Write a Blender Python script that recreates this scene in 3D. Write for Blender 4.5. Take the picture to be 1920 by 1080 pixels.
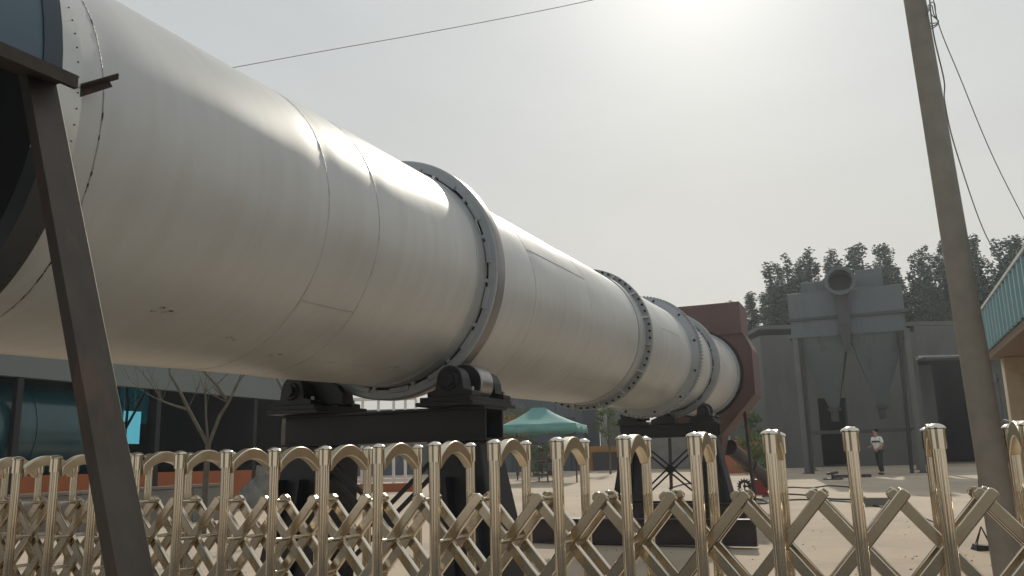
import bpy, bmesh, math, random
from mathutils import Vector, Matrix
R_ = math.radians
S = bpy.context.scene
for _o in list(bpy.data.objects):
    bpy.data.objects.remove(_o)
C = S.collection
rnd = random.Random(7)

# ------------------------------------------------------------------ camera
F_PX, PITCH, ROLL = 1586.45, R_(11.688), R_(-1.424)
CAM = Vector((0, 0, 1.5))
FW = Vector((0, math.cos(PITCH), math.sin(PITCH)))
_up0 = Vector((0, -math.sin(PITCH), math.cos(PITCH)))
RT = math.cos(ROLL) * Vector((1, 0, 0)) + math.sin(ROLL) * _up0
UP = -math.sin(ROLL) * Vector((1, 0, 0)) + math.cos(ROLL) * _up0
cd = bpy.data.cameras.new('camera')
cd.sensor_width = 36.0
cd.lens = F_PX / 1920 * 36
cd.clip_start, cd.clip_end = 0.05, 4000
cam = bpy.data.objects.new('camera', cd)
M4 = Matrix((RT, UP, -FW)).transposed().to_4x4()
M4.translation = CAM
cam.matrix_world = M4
C.objects.link(cam)
S.camera = cam

# ------------------------------------------------------------------ world, sun, exposure
SUN_EL, SUN_AZ = R_(33.3), R_(14.0)          # azimuth measured from +Y towards +X
SUN_DIR = Vector((math.sin(SUN_AZ) * math.cos(SUN_EL), math.cos(SUN_AZ) * math.cos(SUN_EL), math.sin(SUN_EL)))
w = bpy.data.worlds.new('World')
S.world = w
w.use_nodes = True
nt = w.node_tree
nt.nodes.clear()
N, L = nt.nodes.new, nt.links.new
out = N('ShaderNodeOutputWorld')
sky = N('ShaderNodeTexSky')
sky.sky_type = 'NISHITA'
sky.sun_disc = False
sky.sun_elevation = SUN_EL
sky.sun_rotation = SUN_AZ
sky.air_density, sky.dust_density, sky.ozone_density = 1.0, 6.0, 1.0
b1 = N('ShaderNodeBackground')
b1.inputs[1].default_value = 0.05
L(sky.outputs[0], b1.inputs[0])
tc = N('ShaderNodeTexCoord')
sx = N('ShaderNodeSeparateXYZ')
L(tc.outputs['Generated'], sx.inputs[0])
cr = N('ShaderNodeValToRGB')
e = cr.color_ramp.elements
e[0].position, e[0].color = 0.0, (0.60, 0.565, 0.50, 1)
e[1].position, e[1].color = 1.0, (0.50, 0.53, 0.55, 1)
n_ = cr.color_ramp.elements.new(0.45)
n_.color = (0.56, 0.59, 0.595, 1)
n2_ = cr.color_ramp.elements.new(0.18)
n2_.color = (0.60, 0.595, 0.565, 1)
L(sx.outputs[2], cr.inputs[0])
b2 = N('ShaderNodeBackground')
cn = N('ShaderNodeTexNoise'); cn.inputs['Scale'].default_value = 2.4; cn.inputs['Detail'].default_value = 5; cn.inputs['Roughness'].default_value = 0.55; cn.inputs['Distortion'].default_value = 0.6
cmap = N('ShaderNodeMapping'); cmap.inputs['Scale'].default_value = (1.0, 0.6, 2.0); cmap.inputs['Rotation'].default_value = (0.3, 0.2, 0.7)
L(tc.outputs['Generated'], cmap.inputs[0]); L(cmap.outputs[0], cn.inputs[0])
cm = N('ShaderNodeMapRange'); cm.inputs[1].default_value = 0.3; cm.inputs[2].default_value = 0.7; cm.inputs[3].default_value = 0.955; cm.inputs[4].default_value = 1.045
L(cn.outputs[0], cm.inputs[0]); L(cm.outputs[0], b2.inputs[1])
L(cr.outputs[0], b2.inputs[0])
dot = N('ShaderNodeVectorMath')
dot.operation = 'DOT_PRODUCT'
L(tc.outputs['Generated'], dot.inputs[0])
dot.inputs[1].default_value = SUN_DIR
mx = N('ShaderNodeMath'); mx.operation = 'MAXIMUM'; mx.inputs[1].default_value = 0.0
L(dot.outputs['Value'], mx.inputs[0])
def glow(power, amp):
    a = N('ShaderNodeMath'); a.operation = 'POWER'; a.inputs[1].default_value = power
    L(mx.outputs[0], a.inputs[0])
    m = N('ShaderNodeMath'); m.operation = 'MULTIPLY'; m.inputs[1].default_value = amp
    L(a.outputs[0], m.inputs[0])
    return m
g1, g2 = glow(10, 0.05), glow(110, 0.34)
ad = N('ShaderNodeMath'); ad.operation = 'ADD'
L(g1.outputs[0], ad.inputs[0]); L(g2.outputs[0], ad.inputs[1])
b3 = N('ShaderNodeBackground')
b3.inputs[0].default_value = (1.0, 0.97, 0.92, 1)
L(ad.outputs[0], b3.inputs[1])
a1, a2 = N('ShaderNodeMixShader'), N('ShaderNodeAddShader')
a1.inputs[0].default_value = 0.955               # thick milky haze over the clear sky
L(b1.outputs[0], a1.inputs[1]); L(b2.outputs[0], a1.inputs[2])
L(a1.outputs[0], a2.inputs[0]); L(b3.outputs[0], a2.inputs[1])
L(a2.outputs[0], out.inputs[0])

sd = bpy.data.lights.new('sun', 'SUN')
sd.energy = 2.8
sd.angle = R_(0.8)
sd.color = (1.0, 0.92, 0.79)
so = bpy.data.objects.new('sun', sd)
so.rotation_euler = (-SUN_DIR).to_track_quat('-Z', 'Y').to_euler()
so.location = (10, 30, 30)
C.objects.link(so)
S.view_settings.view_transform = 'Standard'
S.view_settings.look = 'None'
S.view_settings.gamma = 1.0
S.view_settings.use_curve_mapping = False
S.view_settings.exposure = 0.0
S.render.engine = 'CYCLES'
S.cycles.use_denoising = True
S.cycles.max_bounces = 8
S.cycles.transparent_max_bounces = 12

# ------------------------------------------------------------------ places
def gz(y):
    """height of the yard: it climbs gently away from the gate"""
    return 0.024 * min(max(y - 3.0, 0.0), 42.0)
def ray(px, py):
    return (FW + (px - 960) / F_PX * RT - (py - 540) / F_PX * UP).normalized()
def at(px, py, y):
    d = ray(px, py)
    return CAM + d * (y / d.y)
def gnd(px, py):
    d = ray(px, py)
    lo, hi = 0.1, 300.0
    for _ in range(70):
        m = (lo + hi) / 2
        p = CAM + d * m
        if p.z - gz(p.y) > 0: lo = m
        else: hi = m
    return CAM + d * lo
# yard frame: e1 across the drum (to the right), e2 along it (away)
E2 = Vector((0.3875, 0.9219, 0)).normalized()
E1 = Vector((E2.y, -E2.x, 0))
C0 = Vector((-1.502, 6.4, 3.111))            # a point on the drum axis
DU = Vector((0.38736, 0.92157, 0.0255)).normalized()
DW = E1.cross(DU)
def frame(o, a, b, c):
    m = Matrix((a, b, c)).transposed().to_4x4()
    m.translation = o
    return m
DRUM = frame(C0, E1, DU, DW)                 # local: x across, y along, z up
def yard(o):                                 # local: x across, y along, z world up
    return frame(Vector(o), E1, E2, Vector((0, 0, 1)))

# ------------------------------------------------------------------ mesh builder
class MB:
    def __init__(s, T=None):
        s.v, s.f, s.T = [], [], T
    def add(s, vs, fs):
        o = len(s.v)
        for p in vs:
            p = Vector(p)
            s.v.append(s.T @ p if s.T is not None else p)
        for f in fs:
            s.f.append([i + o for i in f])
        return s
    def box(s, lo, hi):
        x0, y0, z0 = lo; x1, y1, z1 = hi
        vs = [(x0, y0, z0), (x1, y0, z0), (x1, y1, z0), (x0, y1, z0), (x0, y0, z1), (x1, y0, z1), (x1, y1, z1), (x0, y1, z1)]
        return s.add(vs, [(0, 3, 2, 1), (4, 5, 6, 7), (0, 1, 5, 4), (1, 2, 6, 5), (2, 3, 7, 6), (3, 0, 4, 7)])
    def hexa(s, bot, top):
        """bot, top: four corners each, same order"""
        return s.add(list(bot) + list(top), [(0, 3, 2, 1), (4, 5, 6, 7), (0, 1, 5, 4), (1, 2, 6, 5), (2, 3, 7, 6), (3, 0, 4, 7)])
    def bar(s, p0, p1, w, h, up=(0, 0, 1)):
        p0, p1 = Vector(p0), Vector(p1)
        d = (p1 - p0).normalized(); up = Vector(up)
        a = d.cross(up)
        if a.length < 1e-4: a = d.cross(Vector((1, 0, 0)))
        a.normalize(); b = a.cross(d)
        q = [a * (-w / 2) + b * (-h / 2), a * (w / 2) + b * (-h / 2), a * (w / 2) + b * (h / 2), a * (-w / 2) + b * (h / 2)]
        return s.add([p0 + i for i in q] + [p1 + i for i in q], [(0, 3, 2, 1), (4, 5, 6, 7), (0, 1, 5, 4), (1, 2, 6, 5), (2, 3, 7, 6), (3, 0, 4, 7)])
    def tube(s, pts, rad, n=10, cap=True):
        pts = [Vector(p) for p in pts]
        if not isinstance(rad, (list, tuple)): rad = [rad] * len(pts)
        rings, vs = [], []
        ref = None
        for i, p in enumerate(pts):
            d = (pts[min(i + 1, len(pts) - 1)] - pts[max(i - 1, 0)]).normalized()
            if ref is None:
                ref = Vector((0, 0, 1)) if abs(d.z) < 0.9 else Vector((1, 0, 0))
            a = (ref - d * ref.dot(d)).normalized(); b = d.cross(a); ref = a
            for k in range(n):
                t = 2 * math.pi * k / n
                vs.append(p + (a * math.cos(t) + b * math.sin(t)) * rad[i])
        fs = []
        for i in range(len(pts) - 1):
            for k in range(n):
                k2 = (k + 1) % n
                fs.append((i * n + k, i * n + k2, (i + 1) * n + k2, (i + 1) * n + k))
        if cap:
            fs.append(tuple(range(n - 1, -1, -1)))
            fs.append(tuple((len(pts) - 1) * n + k for k in range(n)))
        return s.add(vs, fs)
    def lathe(s, prof, n=48, axis='y', a0=0.0, a1=None, close=False, o=(0, 0, 0)):
        """prof: (radius, height) pairs turned round an axis"""
        full = a1 is None
        m = n if full else n + 1
        if full: a1 = a0 + 2 * math.pi
        vs, fs = [], []
        for r, h in prof:
            for k in range(m):
                t = a0 + (a1 - a0) * k / n
                c_, s_ = r * math.cos(t), r * math.sin(t)
                p = (c_, h, s_) if axis == 'y' else ((c_, s_, h) if axis == 'z' else (h, c_, s_))
                vs.append((p[0] + o[0], p[1] + o[1], p[2] + o[2]))
        cnt = len(prof)
        for i in range(cnt if close else cnt - 1):
            j = (i + 1) % cnt
            for k in range(n):
                k2 = (k + 1) % m
                f = (i * m + k, i * m + k2, j * m + k2, j * m + k)
                fs.append(f if axis != 'y' else f[::-1])
        return s.add(vs, fs)
    def prism(s, poly, y0, y1):
        """poly in local (x, z), pushed along local y"""
        n = len(poly)
        vs = [(x, y0, z) for x, z in poly] + [(x, y1, z) for x, z in poly]
        fs = [tuple(range(n)), tuple(range(2 * n - 1, n - 1, -1))]
        for k in range(n):
            k2 = (k + 1) % n
            fs.append((k, n + k, n + k2, k2))
        return s.add(vs, fs)
    def build(s, name, m, parent=None, smooth=None, bevel=0):
        off = Vector((0, 0, 0)); q = parent
        while q is not None:
            off += q.location; q = q.parent
        me = bpy.data.meshes.new(name)
        me.from_pydata([v - off for v in s.v], [], s.f)
        me.update()
        me.materials.append(m)
        o = bpy.data.objects.new(name, me)
        C.objects.link(o)
        if parent is not None: o.parent = parent
        bm = bmesh.new(); bm.from_mesh(me)
        bmesh.ops.recalc_face_normals(bm, faces=bm.faces)
        bm.to_mesh(me); bm.free()
        if bevel:
            b = o.modifiers.new('bevel', 'BEVEL'); b.width = bevel; b.segments = 2; b.limit_method = 'ANGLE'; b.angle_limit = R_(35)
        if smooth is not None:
            me.polygons.foreach_set('use_smooth', [True] * len(me.polygons))
            try:
                me.set_sharp_from_angle(angle=R_(smooth))
            except Exception:
                pass
        return o
def tag(o, label, cat, group=None):
    o['label'] = label; o['category'] = cat
    if group: o['group'] = group
    return o
def thing(name, label, cat, loc=(0, 0, 0), group=None):
    o = bpy.data.objects.new(name, None)
    o.empty_display_size = 0.2
    o.location = loc
    C.objects.link(o)
    return tag(o, label, cat, group)
def piece(src, name, parent, delta):
    """another piece sharing mesh data with src, moved by delta"""
    o = src.copy(); o.name = name
    C.objects.link(o); o.parent = parent
    o.location = src.location + Vector(delta)
    return o
def struct(o, kind='structure'):
    o['kind'] = kind
    return o

# ------------------------------------------------------------------ materials
def mat(name, col, rough=0.6, metal=0.0, var=0.15, scale=6.0, col2=None, cover=0.55, scale2=2.5, edge=0.12,
        bump=0.0, bscale=30.0, spec=0.5, stretch=(1, 1, 1), coords='Object', rvar=0.1, coat=0.0, detail=6, bdetail=5, streak=0.0):
    m = bpy.data.materials.new(name)
    m.use_nodes = True
    t = m.node_tree
    n, l = t.nodes.new, t.links.new
    p = t.nodes['Principled BSDF']
    tcn = n('ShaderNodeTexCoord')
    mp = n('ShaderNodeMapping'); mp.inputs['Scale'].default_value = stretch
    if coords == 'World':
        geo = n('ShaderNodeNewGeometry'); l(geo.outputs['Position'], mp.inputs[0])
    else:
        l(tcn.outputs[coords], mp.inputs[0])
    no = n('ShaderNodeTexNoise'); no.inputs['Scale'].default_value = scale; no.inputs['Detail'].default_value = detail
    l(mp.outputs[0], no.inputs[0])
    r = n('ShaderNodeValToRGB')
    r.color_ramp.elements[0].position, r.color_ramp.elements[1].position = 0.3, 0.7
    r.color_ramp.elements[0].color = tuple(c * (1 - var) for c in col) + (1,)
    r.color_ramp.elements[1].color = tuple(min(1, c * (1 + var)) for c in col) + (1,)
    l(no.outputs[0], r.inputs[0])
    cout = r.outputs[0]
    if col2 is not None:
        no2 = n('ShaderNodeTexNoise'); no2.inputs['Scale'].default_value = scale2; no2.inputs['Detail'].default_value = 9
        no2.inputs['Roughness'].default_value = 0.65
        l(mp.outputs[0], no2.inputs[0])
        k = n('ShaderNodeMapRange'); k.inputs[1].default_value = cover; k.inputs[2].default_value = cover + edge
        l(no2.outputs[0], k.inputs[0])
        mixn = n('ShaderNodeMix'); mixn.data_type = 'RGBA'
        l(k.outputs[0], mixn.inputs[0]); l(cout, mixn.inputs[6]); mixn.inputs[7].default_value = tuple(col2) + (1,)
        cout = mixn.outputs[2]
    if streak:
        # dust that has run down and dried in thin streaks round the shell
        mp2 = n('ShaderNodeMapping'); mp2.inputs['Scale'].default_value = (0.5, 5.0, 0.5)
        l(tcn.outputs[coords], mp2.inputs[0])
        n3 = n('ShaderNodeTexNoise'); n3.inputs['Scale'].default_value = 2.2; n3.inputs['Detail'].default_value = 8
        l(mp2.outputs[0], n3.inputs[0])
        k3 = n('ShaderNodeMapRange'); k3.inputs[1].default_value = 0.42; k3.inputs[2].default_value = 0.75; k3.inputs[4].default_value = streak * 4
        l(n3.outputs[0], k3.inputs[0])
        m3 = n('ShaderNodeMix'); m3.data_type = 'RGBA'
        l(k3.outputs[0], m3.inputs[0]); l(cout, m3.inputs[6]); m3.inputs[7].default_value = (col[0] * 0.80, col[1] * 0.76, col[2] * 0.68, 1)
        cout = m3.outputs[2]
    p.inputs['Coat Roughness'].default_value = 0.16
    l(cout, p.inputs['Base Color'])
    rr = n('ShaderNodeMapRange'); rr.inputs[3].default_value = max(0.02, rough - rvar); rr.inputs[4].default_value = min(1, rough + rvar)
    l(no.outputs[0], rr.inputs[0]); l(rr.outputs[0], p.inputs['Roughness'])
    p.inputs['Metallic'].default_value = metal
    p.inputs['Specular IOR Level'].default_value = spec
    p.inputs['Coat Weight'].default_value = coat
    if bump:
        nb = n('ShaderNodeTexNoise'); nb.inputs['Scale'].default_value = bscale; nb.inputs['Detail'].default_value = bdetail
        l(mp.outputs[0], nb.inputs[0])
        bn = n('ShaderNodeBump'); bn.inputs['Strength'].default_value = bump; bn.inputs['Distance'].default_value = 0.02
        l(nb.outputs[0], bn.inputs['Height']); l(bn.outputs[0], p.inputs['Normal'])
    return m
M = {}
M['ground'] = mat('ground_dust', (0.475, 0.395, 0.305), 0.92, var=0.12, scale=0.35, col2=(0.34, 0.29, 0.235), cover=0.48, scale2=0.5, edge=0.30, bump=0.25, bscale=25, spec=0.2, coords='World', detail=10)
M['asphalt'] = mat('road_asphalt', (0.055, 0.053, 0.05), 0.9, var=0.2, scale=2, col2=(0.09, 0.085, 0.075), cover=0.5, scale2=0.6, edge=0.3, bump=0.3, bscale=60, coords='World')
M['drum'] = mat('drum_silver_paint', (0.53, 0.54, 0.535), 0.46, metal=0.18, var=0.07, scale=1.3, bump=0.22, bscale=1.4, rvar=0.06, stretch=(1, 0.6, 1), bdetail=1.5, coat=0.13, detail=5, streak=0.10)
M['seam'] = mat('weld_seam', (0.44, 0.435, 0.42), 0.5, metal=0.3, var=0.2, scale=20, col2=(0.12, 0.09, 0.07), cover=0.66, scale2=14, edge=0.05, bump=0.5, bscale=120)
M['seam_rust'] = mat('weld_seam_rust', (0.38, 0.37, 0.35), 0.5, metal=0.3, var=0.2, scale=20, col2=(0.05, 0.04, 0.03), cover=0.52, scale2=17, edge=0.04, bump=0.6, bscale=120)
M['tyre'] = mat('tyre_bluegrey_paint', (0.34, 0.37, 0.395), 0.5, metal=0.15, var=0.10, scale=3, col2=(0.28, 0.29, 0.30), cover=0.58, scale2=3, bump=0.05)
M['band_grey'] = mat('band_grey_paint', (0.38, 0.40, 0.415), 0.42, metal=0.25, var=0.08, scale=3, bump=0.05)
M['tread'] = mat('tyre_tread_rust', (0.26, 0.25, 0.25), 0.42, metal=0.6, var=0.15, scale=4, col2=(0.20, 0.10, 0.065), cover=0.52, scale2=2.2, edge=0.15)
M['dark'] = mat('dark_gap', (0.012, 0.012, 0.014), 0.8, var=0.2)
M['navy'] = mat('pier_navy_paint', (0.013, 0.014, 0.018), 0.48, var=0.2, scale=3, col2=(0.022, 0.021, 0.022), cover=0.6, bump=0.03, spec=0.4)
M['steelroll'] = mat('roller_worn_steel', (0.30, 0.29, 0.29), 0.32, metal=0.9, var=0.15, scale=9)
M['white_band'] = mat('collar_galvanised', (0.56, 0.56, 0.53), 0.30, metal=0.45, var=0.08, scale=4, bump=0.05, bscale=8)
M['collar_dark'] = mat('collar_dark_reflection', (0.035, 0.042, 0.048), 0.45, var=0.2, scale=3)  # dark reflection in the galvanised collar, put into the colour
M['blue'] = mat('hood_blue_paint', (0.065, 0.11, 0.15), 0.42, metal=0.1, var=0.18, scale=1.2, col2=(0.10, 0.15, 0.175), cover=0.5, scale2=1.0, edge=0.3)
M['navy_blue'] = mat('hood_navy_band', (0.028, 0.045, 0.07), 0.4, var=0.15, scale=2)
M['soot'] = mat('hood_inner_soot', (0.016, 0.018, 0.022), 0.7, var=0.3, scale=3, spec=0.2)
M['maroon'] = mat('hood_maroon_primer', (0.105, 0.055, 0.05), 0.62, var=0.15, scale=1.5, col2=(0.10, 0.05, 0.05), cover=0.5, scale2=1.2, edge=0.3)
M['strut'] = mat('strut_old_steel', (0.068, 0.055, 0.044), 0.55, metal=0.35, var=0.25, scale=5, col2=(0.13, 0.075, 0.05), cover=0.55, scale2=4, edge=0.25, stretch=(2, 2, 0.5), bump=0.02, bscale=60)
M['rustdark'] = mat('angle_dark_rust', (0.055, 0.042, 0.034), 0.65, metal=0.3, var=0.25, scale=20, col2=(0.11, 0.06, 0.04), cover=0.58, scale2=12)
M['gate'] = mat('gate_champagne_steel', (0.70, 0.63, 0.515), 0.10, metal=1.0, var=0.06, scale=5, rvar=0.06, bump=0.015, bscale=14)
M['gate_bar'] = mat('gate_bar_steel', (0.66, 0.59, 0.48), 0.16, metal=1.0, var=0.07, scale=6, rvar=0.07, bump=0.02, bscale=18)
M['gate_arch'] = mat('gate_arch_steel', (0.72, 0.65, 0.51), 0.28, metal=1.0, var=0.06, scale=6, rvar=0.06)
M['gate_cap'] = mat('gate_cap_steel', (0.72, 0.68, 0.60), 0.16, metal=1.0, var=0.05, scale=6, rvar=0.05)
M['concrete'] = mat('pole_concrete', (0.245, 0.226, 0.195), 0.9, var=0.10, scale=5, col2=(0.19, 0.17, 0.14), cover=0.55, scale2=2, edge=0.3, bump=0.15, bscale=40, spec=0.2)
M['greycon'] = mat('grey_concrete', (0.20, 0.195, 0.185), 0.9, var=0.14, scale=2, col2=(0.15, 0.145, 0.14), cover=0.5, scale2=1.2, edge=0.3, bump=0.2, bscale=20, spec=0.2)
M['cable'] = mat('cable_black', (0.02, 0.02, 0.02), 0.6, var=0.1)
M['wire_grey'] = mat('wire_grey', (0.16, 0.16, 0.14), 0.6, var=0.1)
M['collector'] = mat('collector_grey_paint', (0.100, 0.128, 0.145), 0.55, var=0.10, scale=0.8, col2=(0.068, 0.078, 0.082), cover=0.50, scale2=1.6, edge=0.22, metal=0.1, stretch=(1, 1, 0.22))
M['collector_leg'] = mat('collector_leg_grey', (0.105, 0.112, 0.108), 0.6, var=0.12, scale=2, col2=(0.08, 0.07, 0.06), cover=0.58, scale2=3, edge=0.2)
M['collector_dk'] = mat('collector_dark', (0.045, 0.05, 0.055), 0.6, var=0.1)
M['bwall'] = mat('building_grey_wall', (0.105, 0.11, 0.106), 0.85, var=0.12, scale=0.6, col2=(0.075, 0.078, 0.074), cover=0.5, scale2=1.3, edge=0.25, coords='World', stretch=(1, 1, 0.25))
M['eave'] = mat('building_eave', (0.42, 0.42, 0.40), 0.7, var=0.1)
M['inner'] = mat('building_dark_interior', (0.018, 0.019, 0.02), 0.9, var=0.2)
M['bluewall'] = mat('far_bluegrey_wall', (0.085, 0.105, 0.125), 0.7, var=0.12, scale=0.5, coords='World', stretch=(3, 3, 0.3))
M['bluedoor'] = mat('far_dark_door', (0.04, 0.047, 0.055), 0.7, var=0.1)
M['whitewall'] = mat('white_plaster', (0.52, 0.51, 0.48), 0.85, var=0.06, scale=1.2, coords='World')
M['pinkwall'] = mat('pale_wall', (0.55, 0.52, 0.52), 0.85, var=0.06, scale=1.2, coords='World')
M['orange'] = mat('orange_wall_paint', (0.34, 0.10, 0.035), 0.8, var=0.12, scale=1.5, col2=(0.27, 0.09, 0.04), cover=0.5, scale2=1.0, edge=0.3, coords='World')
M['ochre'] = mat('ochre_wall_paint', (0.36, 0.17, 0.04), 0.8, var=0.12, scale=1.5, coords='World')
M['red'] = mat('red_machine_paint', (0.32, 0.05, 0.04), 0.5, var=0.12, scale=4)
M['tent'] = mat('tent_green_cloth', (0.13, 0.31, 0.29), 0.8, var=0.08, scale=3)
M['fascia'] = mat('fascia_teal_sheet', (0.19, 0.33, 0.36), 0.5, metal=0.1, var=0.10, scale=1.5, col2=(0.27, 0.42, 0.44), cover=0.58, scale2=2.0, edge=0.15, stretch=(1, 1, 0.4))
M['trim'] = mat('fascia_trim', (0.45, 0.48, 0.46), 0.5, metal=0.2, var=0.15, scale=4)
M['cream'] = mat('pillar_cream', (0.48, 0.42, 0.31), 0.85, var=0.08, scale=3, col2=(0.40, 0.34, 0.25), cover=0.56, scale2=3, bump=0.1)
M['brown'] = mat('shed_brown_wall', (0.30, 0.17, 0.085), 0.85, var=0.1, scale=2)
M['soffit'] = mat('shed_soffit', (0.20, 0.15, 0.11), 0.85, var=0.1)
M['fasciagrey'] = mat('left_shed_fascia', (0.155, 0.18, 0.175), 0.7, var=0.08, scale=0.6, coords='World')
M['tank'] = mat('tank_teal_paint', (0.011, 0.062, 0.078), 0.22, var=0.2, scale=1.2, coat=0.3)
M['bark'] = mat('bark_greybrown', (0.105, 0.095, 0.072), 0.9, var=0.2, scale=12, col2=(0.15, 0.142, 0.10), cover=0.55, scale2=6, bump=0.4, bscale=40)
M['ibeam'] = mat('ibeam_dark_primer', (0.035, 0.027, 0.027), 0.55, var=0.2, scale=4, col2=(0.06, 0.04, 0.035), cover=0.55)
M['white'] = mat('white_steel', (0.72, 0.72, 0.70), 0.45, var=0.05)
M['rhouse'] = mat('reflection_house_plaster', (0.19, 0.185, 0.17), 0.85, var=0.1)
M['rock'] = mat('rock_grey', (0.19, 0.185, 0.165), 0.95, var=0.2, scale=3, bump=0.5, bscale=8)
M['soil'] = mat('pot_soil', (0.05, 0.04, 0.03), 0.95)
M['brownwood'] = mat('rack_brown', (0.09, 0.065, 0.05), 0.7, var=0.3, scale=8)
M['skin'] = mat('skin', (0.36, 0.20, 0.13), 0.6, var=0.05)
M['hair'] = mat('hair_black', (0.008, 0.007, 0.006), 0.9, var=0.2, spec=0.05)
M['shirt'] = mat('white_shirt', (0.74, 0.74, 0.72), 0.85, var=0.05, scale=8)
M['band'] = mat('dark_band', (0.02, 0.02, 0.025), 0.7)
M['trousers'] = mat('dark_trousers', (0.018, 0.019, 0.024), 0.85, var=0.15)
M['shoe'] = mat('shoe_black', (0.015, 0.015, 0.015), 0.5)
def leafmat(name, col, tr):
    m = bpy.data.materials.new(name); m.use_nodes = True
    t = m.node_tree; n, l = t.nodes.new, t.links.new
    p = t.nodes['Principled BSDF']
    g = n('ShaderNodeNewGeometry')
    r = n('ShaderNodeValToRGB')
    r.color_ramp.elements[0].color = tuple(c * 0.6 for c in col) + (1,)
    r.color_ramp.elements[1].color = tuple(c * 1.5 for c in col) + (1,)
    l(g.outputs['Random Per Island'], r.inputs[0])
    l(r.outputs[0], p.inputs['Base Color']); p.inputs['Roughness'].default_value = 0.5; p.inputs['Specular IOR Level'].default_value = 0.08
    ts = n('ShaderNodeBsdfTranslucent'); l(r.outputs[0], ts.inputs[0])
    mxs = n('ShaderNodeMixShader'); mxs.inputs[0].default_value = tr
    l(p.outputs[0], mxs.inputs[1]); l(ts.outputs[0], mxs.inputs[2])
    l(mxs.outputs[0], t.nodes['Material Output'].inputs[0])
    return m
M['leaf_poplar'] = leafmat('poplar_leaf', (0.040, 0.078, 0.050), 0.16)
M['leaf_bush'] = leafmat('bush_leaf', (0.09, 0.13, 0.045), 0.35)
def glassmat(name, col, gl=0.06):
    m = bpy.data.materials.new(name); m.use_nodes = True
    t = m.node_tree; n, l = t.nodes.new, t.links.new
    tr = n('ShaderNodeBsdfTransparent'); tr.inputs[0].default_value = tuple(col) + (1,)
    g = n('ShaderNodeBsdfGlossy'); g.inputs['Roughness'].default_value = 0.08
    no = n('ShaderNodeTexNoise'); no.inputs['Scale'].default_value = 1.5
    mr = n('ShaderNodeMapRange'); mr.inputs[3].default_value = gl * 0.5; mr.inputs[4].default_value = gl * 1.5
    l(no.outputs[0], mr.inputs[0])
    mxs = n('ShaderNodeMixShader'); l(mr.outputs[0], mxs.inputs[0])
    l(tr.outputs[0], mxs.inputs[1]); l(g.outputs[0], mxs.inputs[2])
    l(mxs.outputs[0], t.nodes['Material Output'].inputs[0])
    return m
M['tealglass'] = glassmat('teal_glazing', (0.035, 0.19, 0.22))
M['paleglass'] = glassmat('pale_blue_glazing', (0.42, 0.86, 1.0))

# ------------------------------------------------------------------ ground
mb = MB()
ys = [-30, -5, 0, 1.5, 2.5, 3] + [3 + 1.5 * i for i in range(1, 29)] + [50, 60, 90, 200, 600, 2500]
xs = [-2500, -600, -150, -60] + [-40 + 2 * i for i in range(41)] + [60, 150, 600, 2500]
nx = len(xs)
mb.add([(x, y, gz(y)) for y in ys for x in xs], [(j * nx + i, j * nx + i + 1, (j + 1) * nx + i + 1, (j + 1) * nx + i) for j in range(len(ys) - 1) for i in range(nx - 1)])
struct(mb.build('ground', M['ground'], smooth=40))

mb = MB()
mb.add([(-300, -11.0, 0.004), (300, -11.0, 0.004), (300, 1.55, 0.004), (-300, 1.55, 0.004)], [(0, 1, 2, 3)])
struct(mb.build('road', M['asphalt']))

# ------------------------------------------------------------------ rotary drum
drum = thing('rotary_drum', 'long silver painted rotary drum running overhead on two black piers', 'dryer drum', C0)
SEAMS = [-2.87, -1.22, -0.65, 2.2, 4.0, 7.6, 8.9, 13.4]
_dr = random.Random(12)
DENTS = [(_dr.uniform(-2.4, 6.3), _dr.uniform(0.35, 1.5), _dr.uniform(-0.0034, 0.0026), _dr.uniform(0.10, 0.26)) for _ in range(70)]
def shell_r(t, a):
    r = 0.960
    for s_ in SEAMS:
        r -= 0.0045 * math.exp(-((t - s_) / 0.10) ** 2)
    if -2.6 < t < 6.6:
        for (dt, da, am, si) in DENTS:
            q = ((t - dt) / si) ** 2 + ((a - da) * 0.96 / si) ** 2
            if q < 6: r += am * math.exp(-q)
    r += 0.0022 * math.sin(3 * a + 1.7 * t) * math.sin(0.9 * t + 1.0) + 0.0016 * math.sin(7 * a - 2.3 * t + 0.6) + 0.0011 * math.sin(13 * a + 4.1 * t)
    return r
mb = MB(DRUM)
NA = 144
ts = []
t_ = -3.02
while t_ < 15.60:
    ts.append(t_); t_ += 0.055 if t_ < 3 else 0.11
vs = [(shell_r(t, 2 * math.pi * k / NA) * math.cos(2 * math.pi * k / NA), t, shell_r(t, 2 * math.pi * k / NA) * math.sin(2 * math.pi * k / NA)) for t in ts for k in range(NA)]
mb.add(vs, [(i * NA + k, i * NA + (k + 1) % NA, (i + 1) * NA + (k + 1) % NA, (i + 1) * NA + k) for i in range(len(ts) - 1) for k in range(NA)])
shell = mb.build('shell', M['drum'], drum, smooth=60)
for s_ in SEAMS:
    mb = MB(DRUM)
    r0 = 0.9545
    n = 220
    vs, fs = [], []
    for k in range(n):
        a = 2 * math.pi * k / n
        j = rnd.uniform(-0.0012, 0.0012)
        r = shell_r(s_, a)
        for dr, dy in ((-0.004, -0.007), (0.0022 + j, -0.003), (0.0022 + j, 0.003), (-0.004, 0.007)):
            vs.append(((r + dr) * math.cos(a), s_ + dy + j, (r + dr) * math.sin(a)))
    for k in range(n):
        k2 = (k + 1) % n
        for q in range(3):
            fs.append((k * 4 + q, k * 4 + q + 1, k2 * 4 + q + 1, k2 * 4 + q))
    mb.add(vs, fs)
    mb.build('weld_seam', M['seam_rust'] if s_ == -2.87 else M['seam'], drum, smooth=60)
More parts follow.
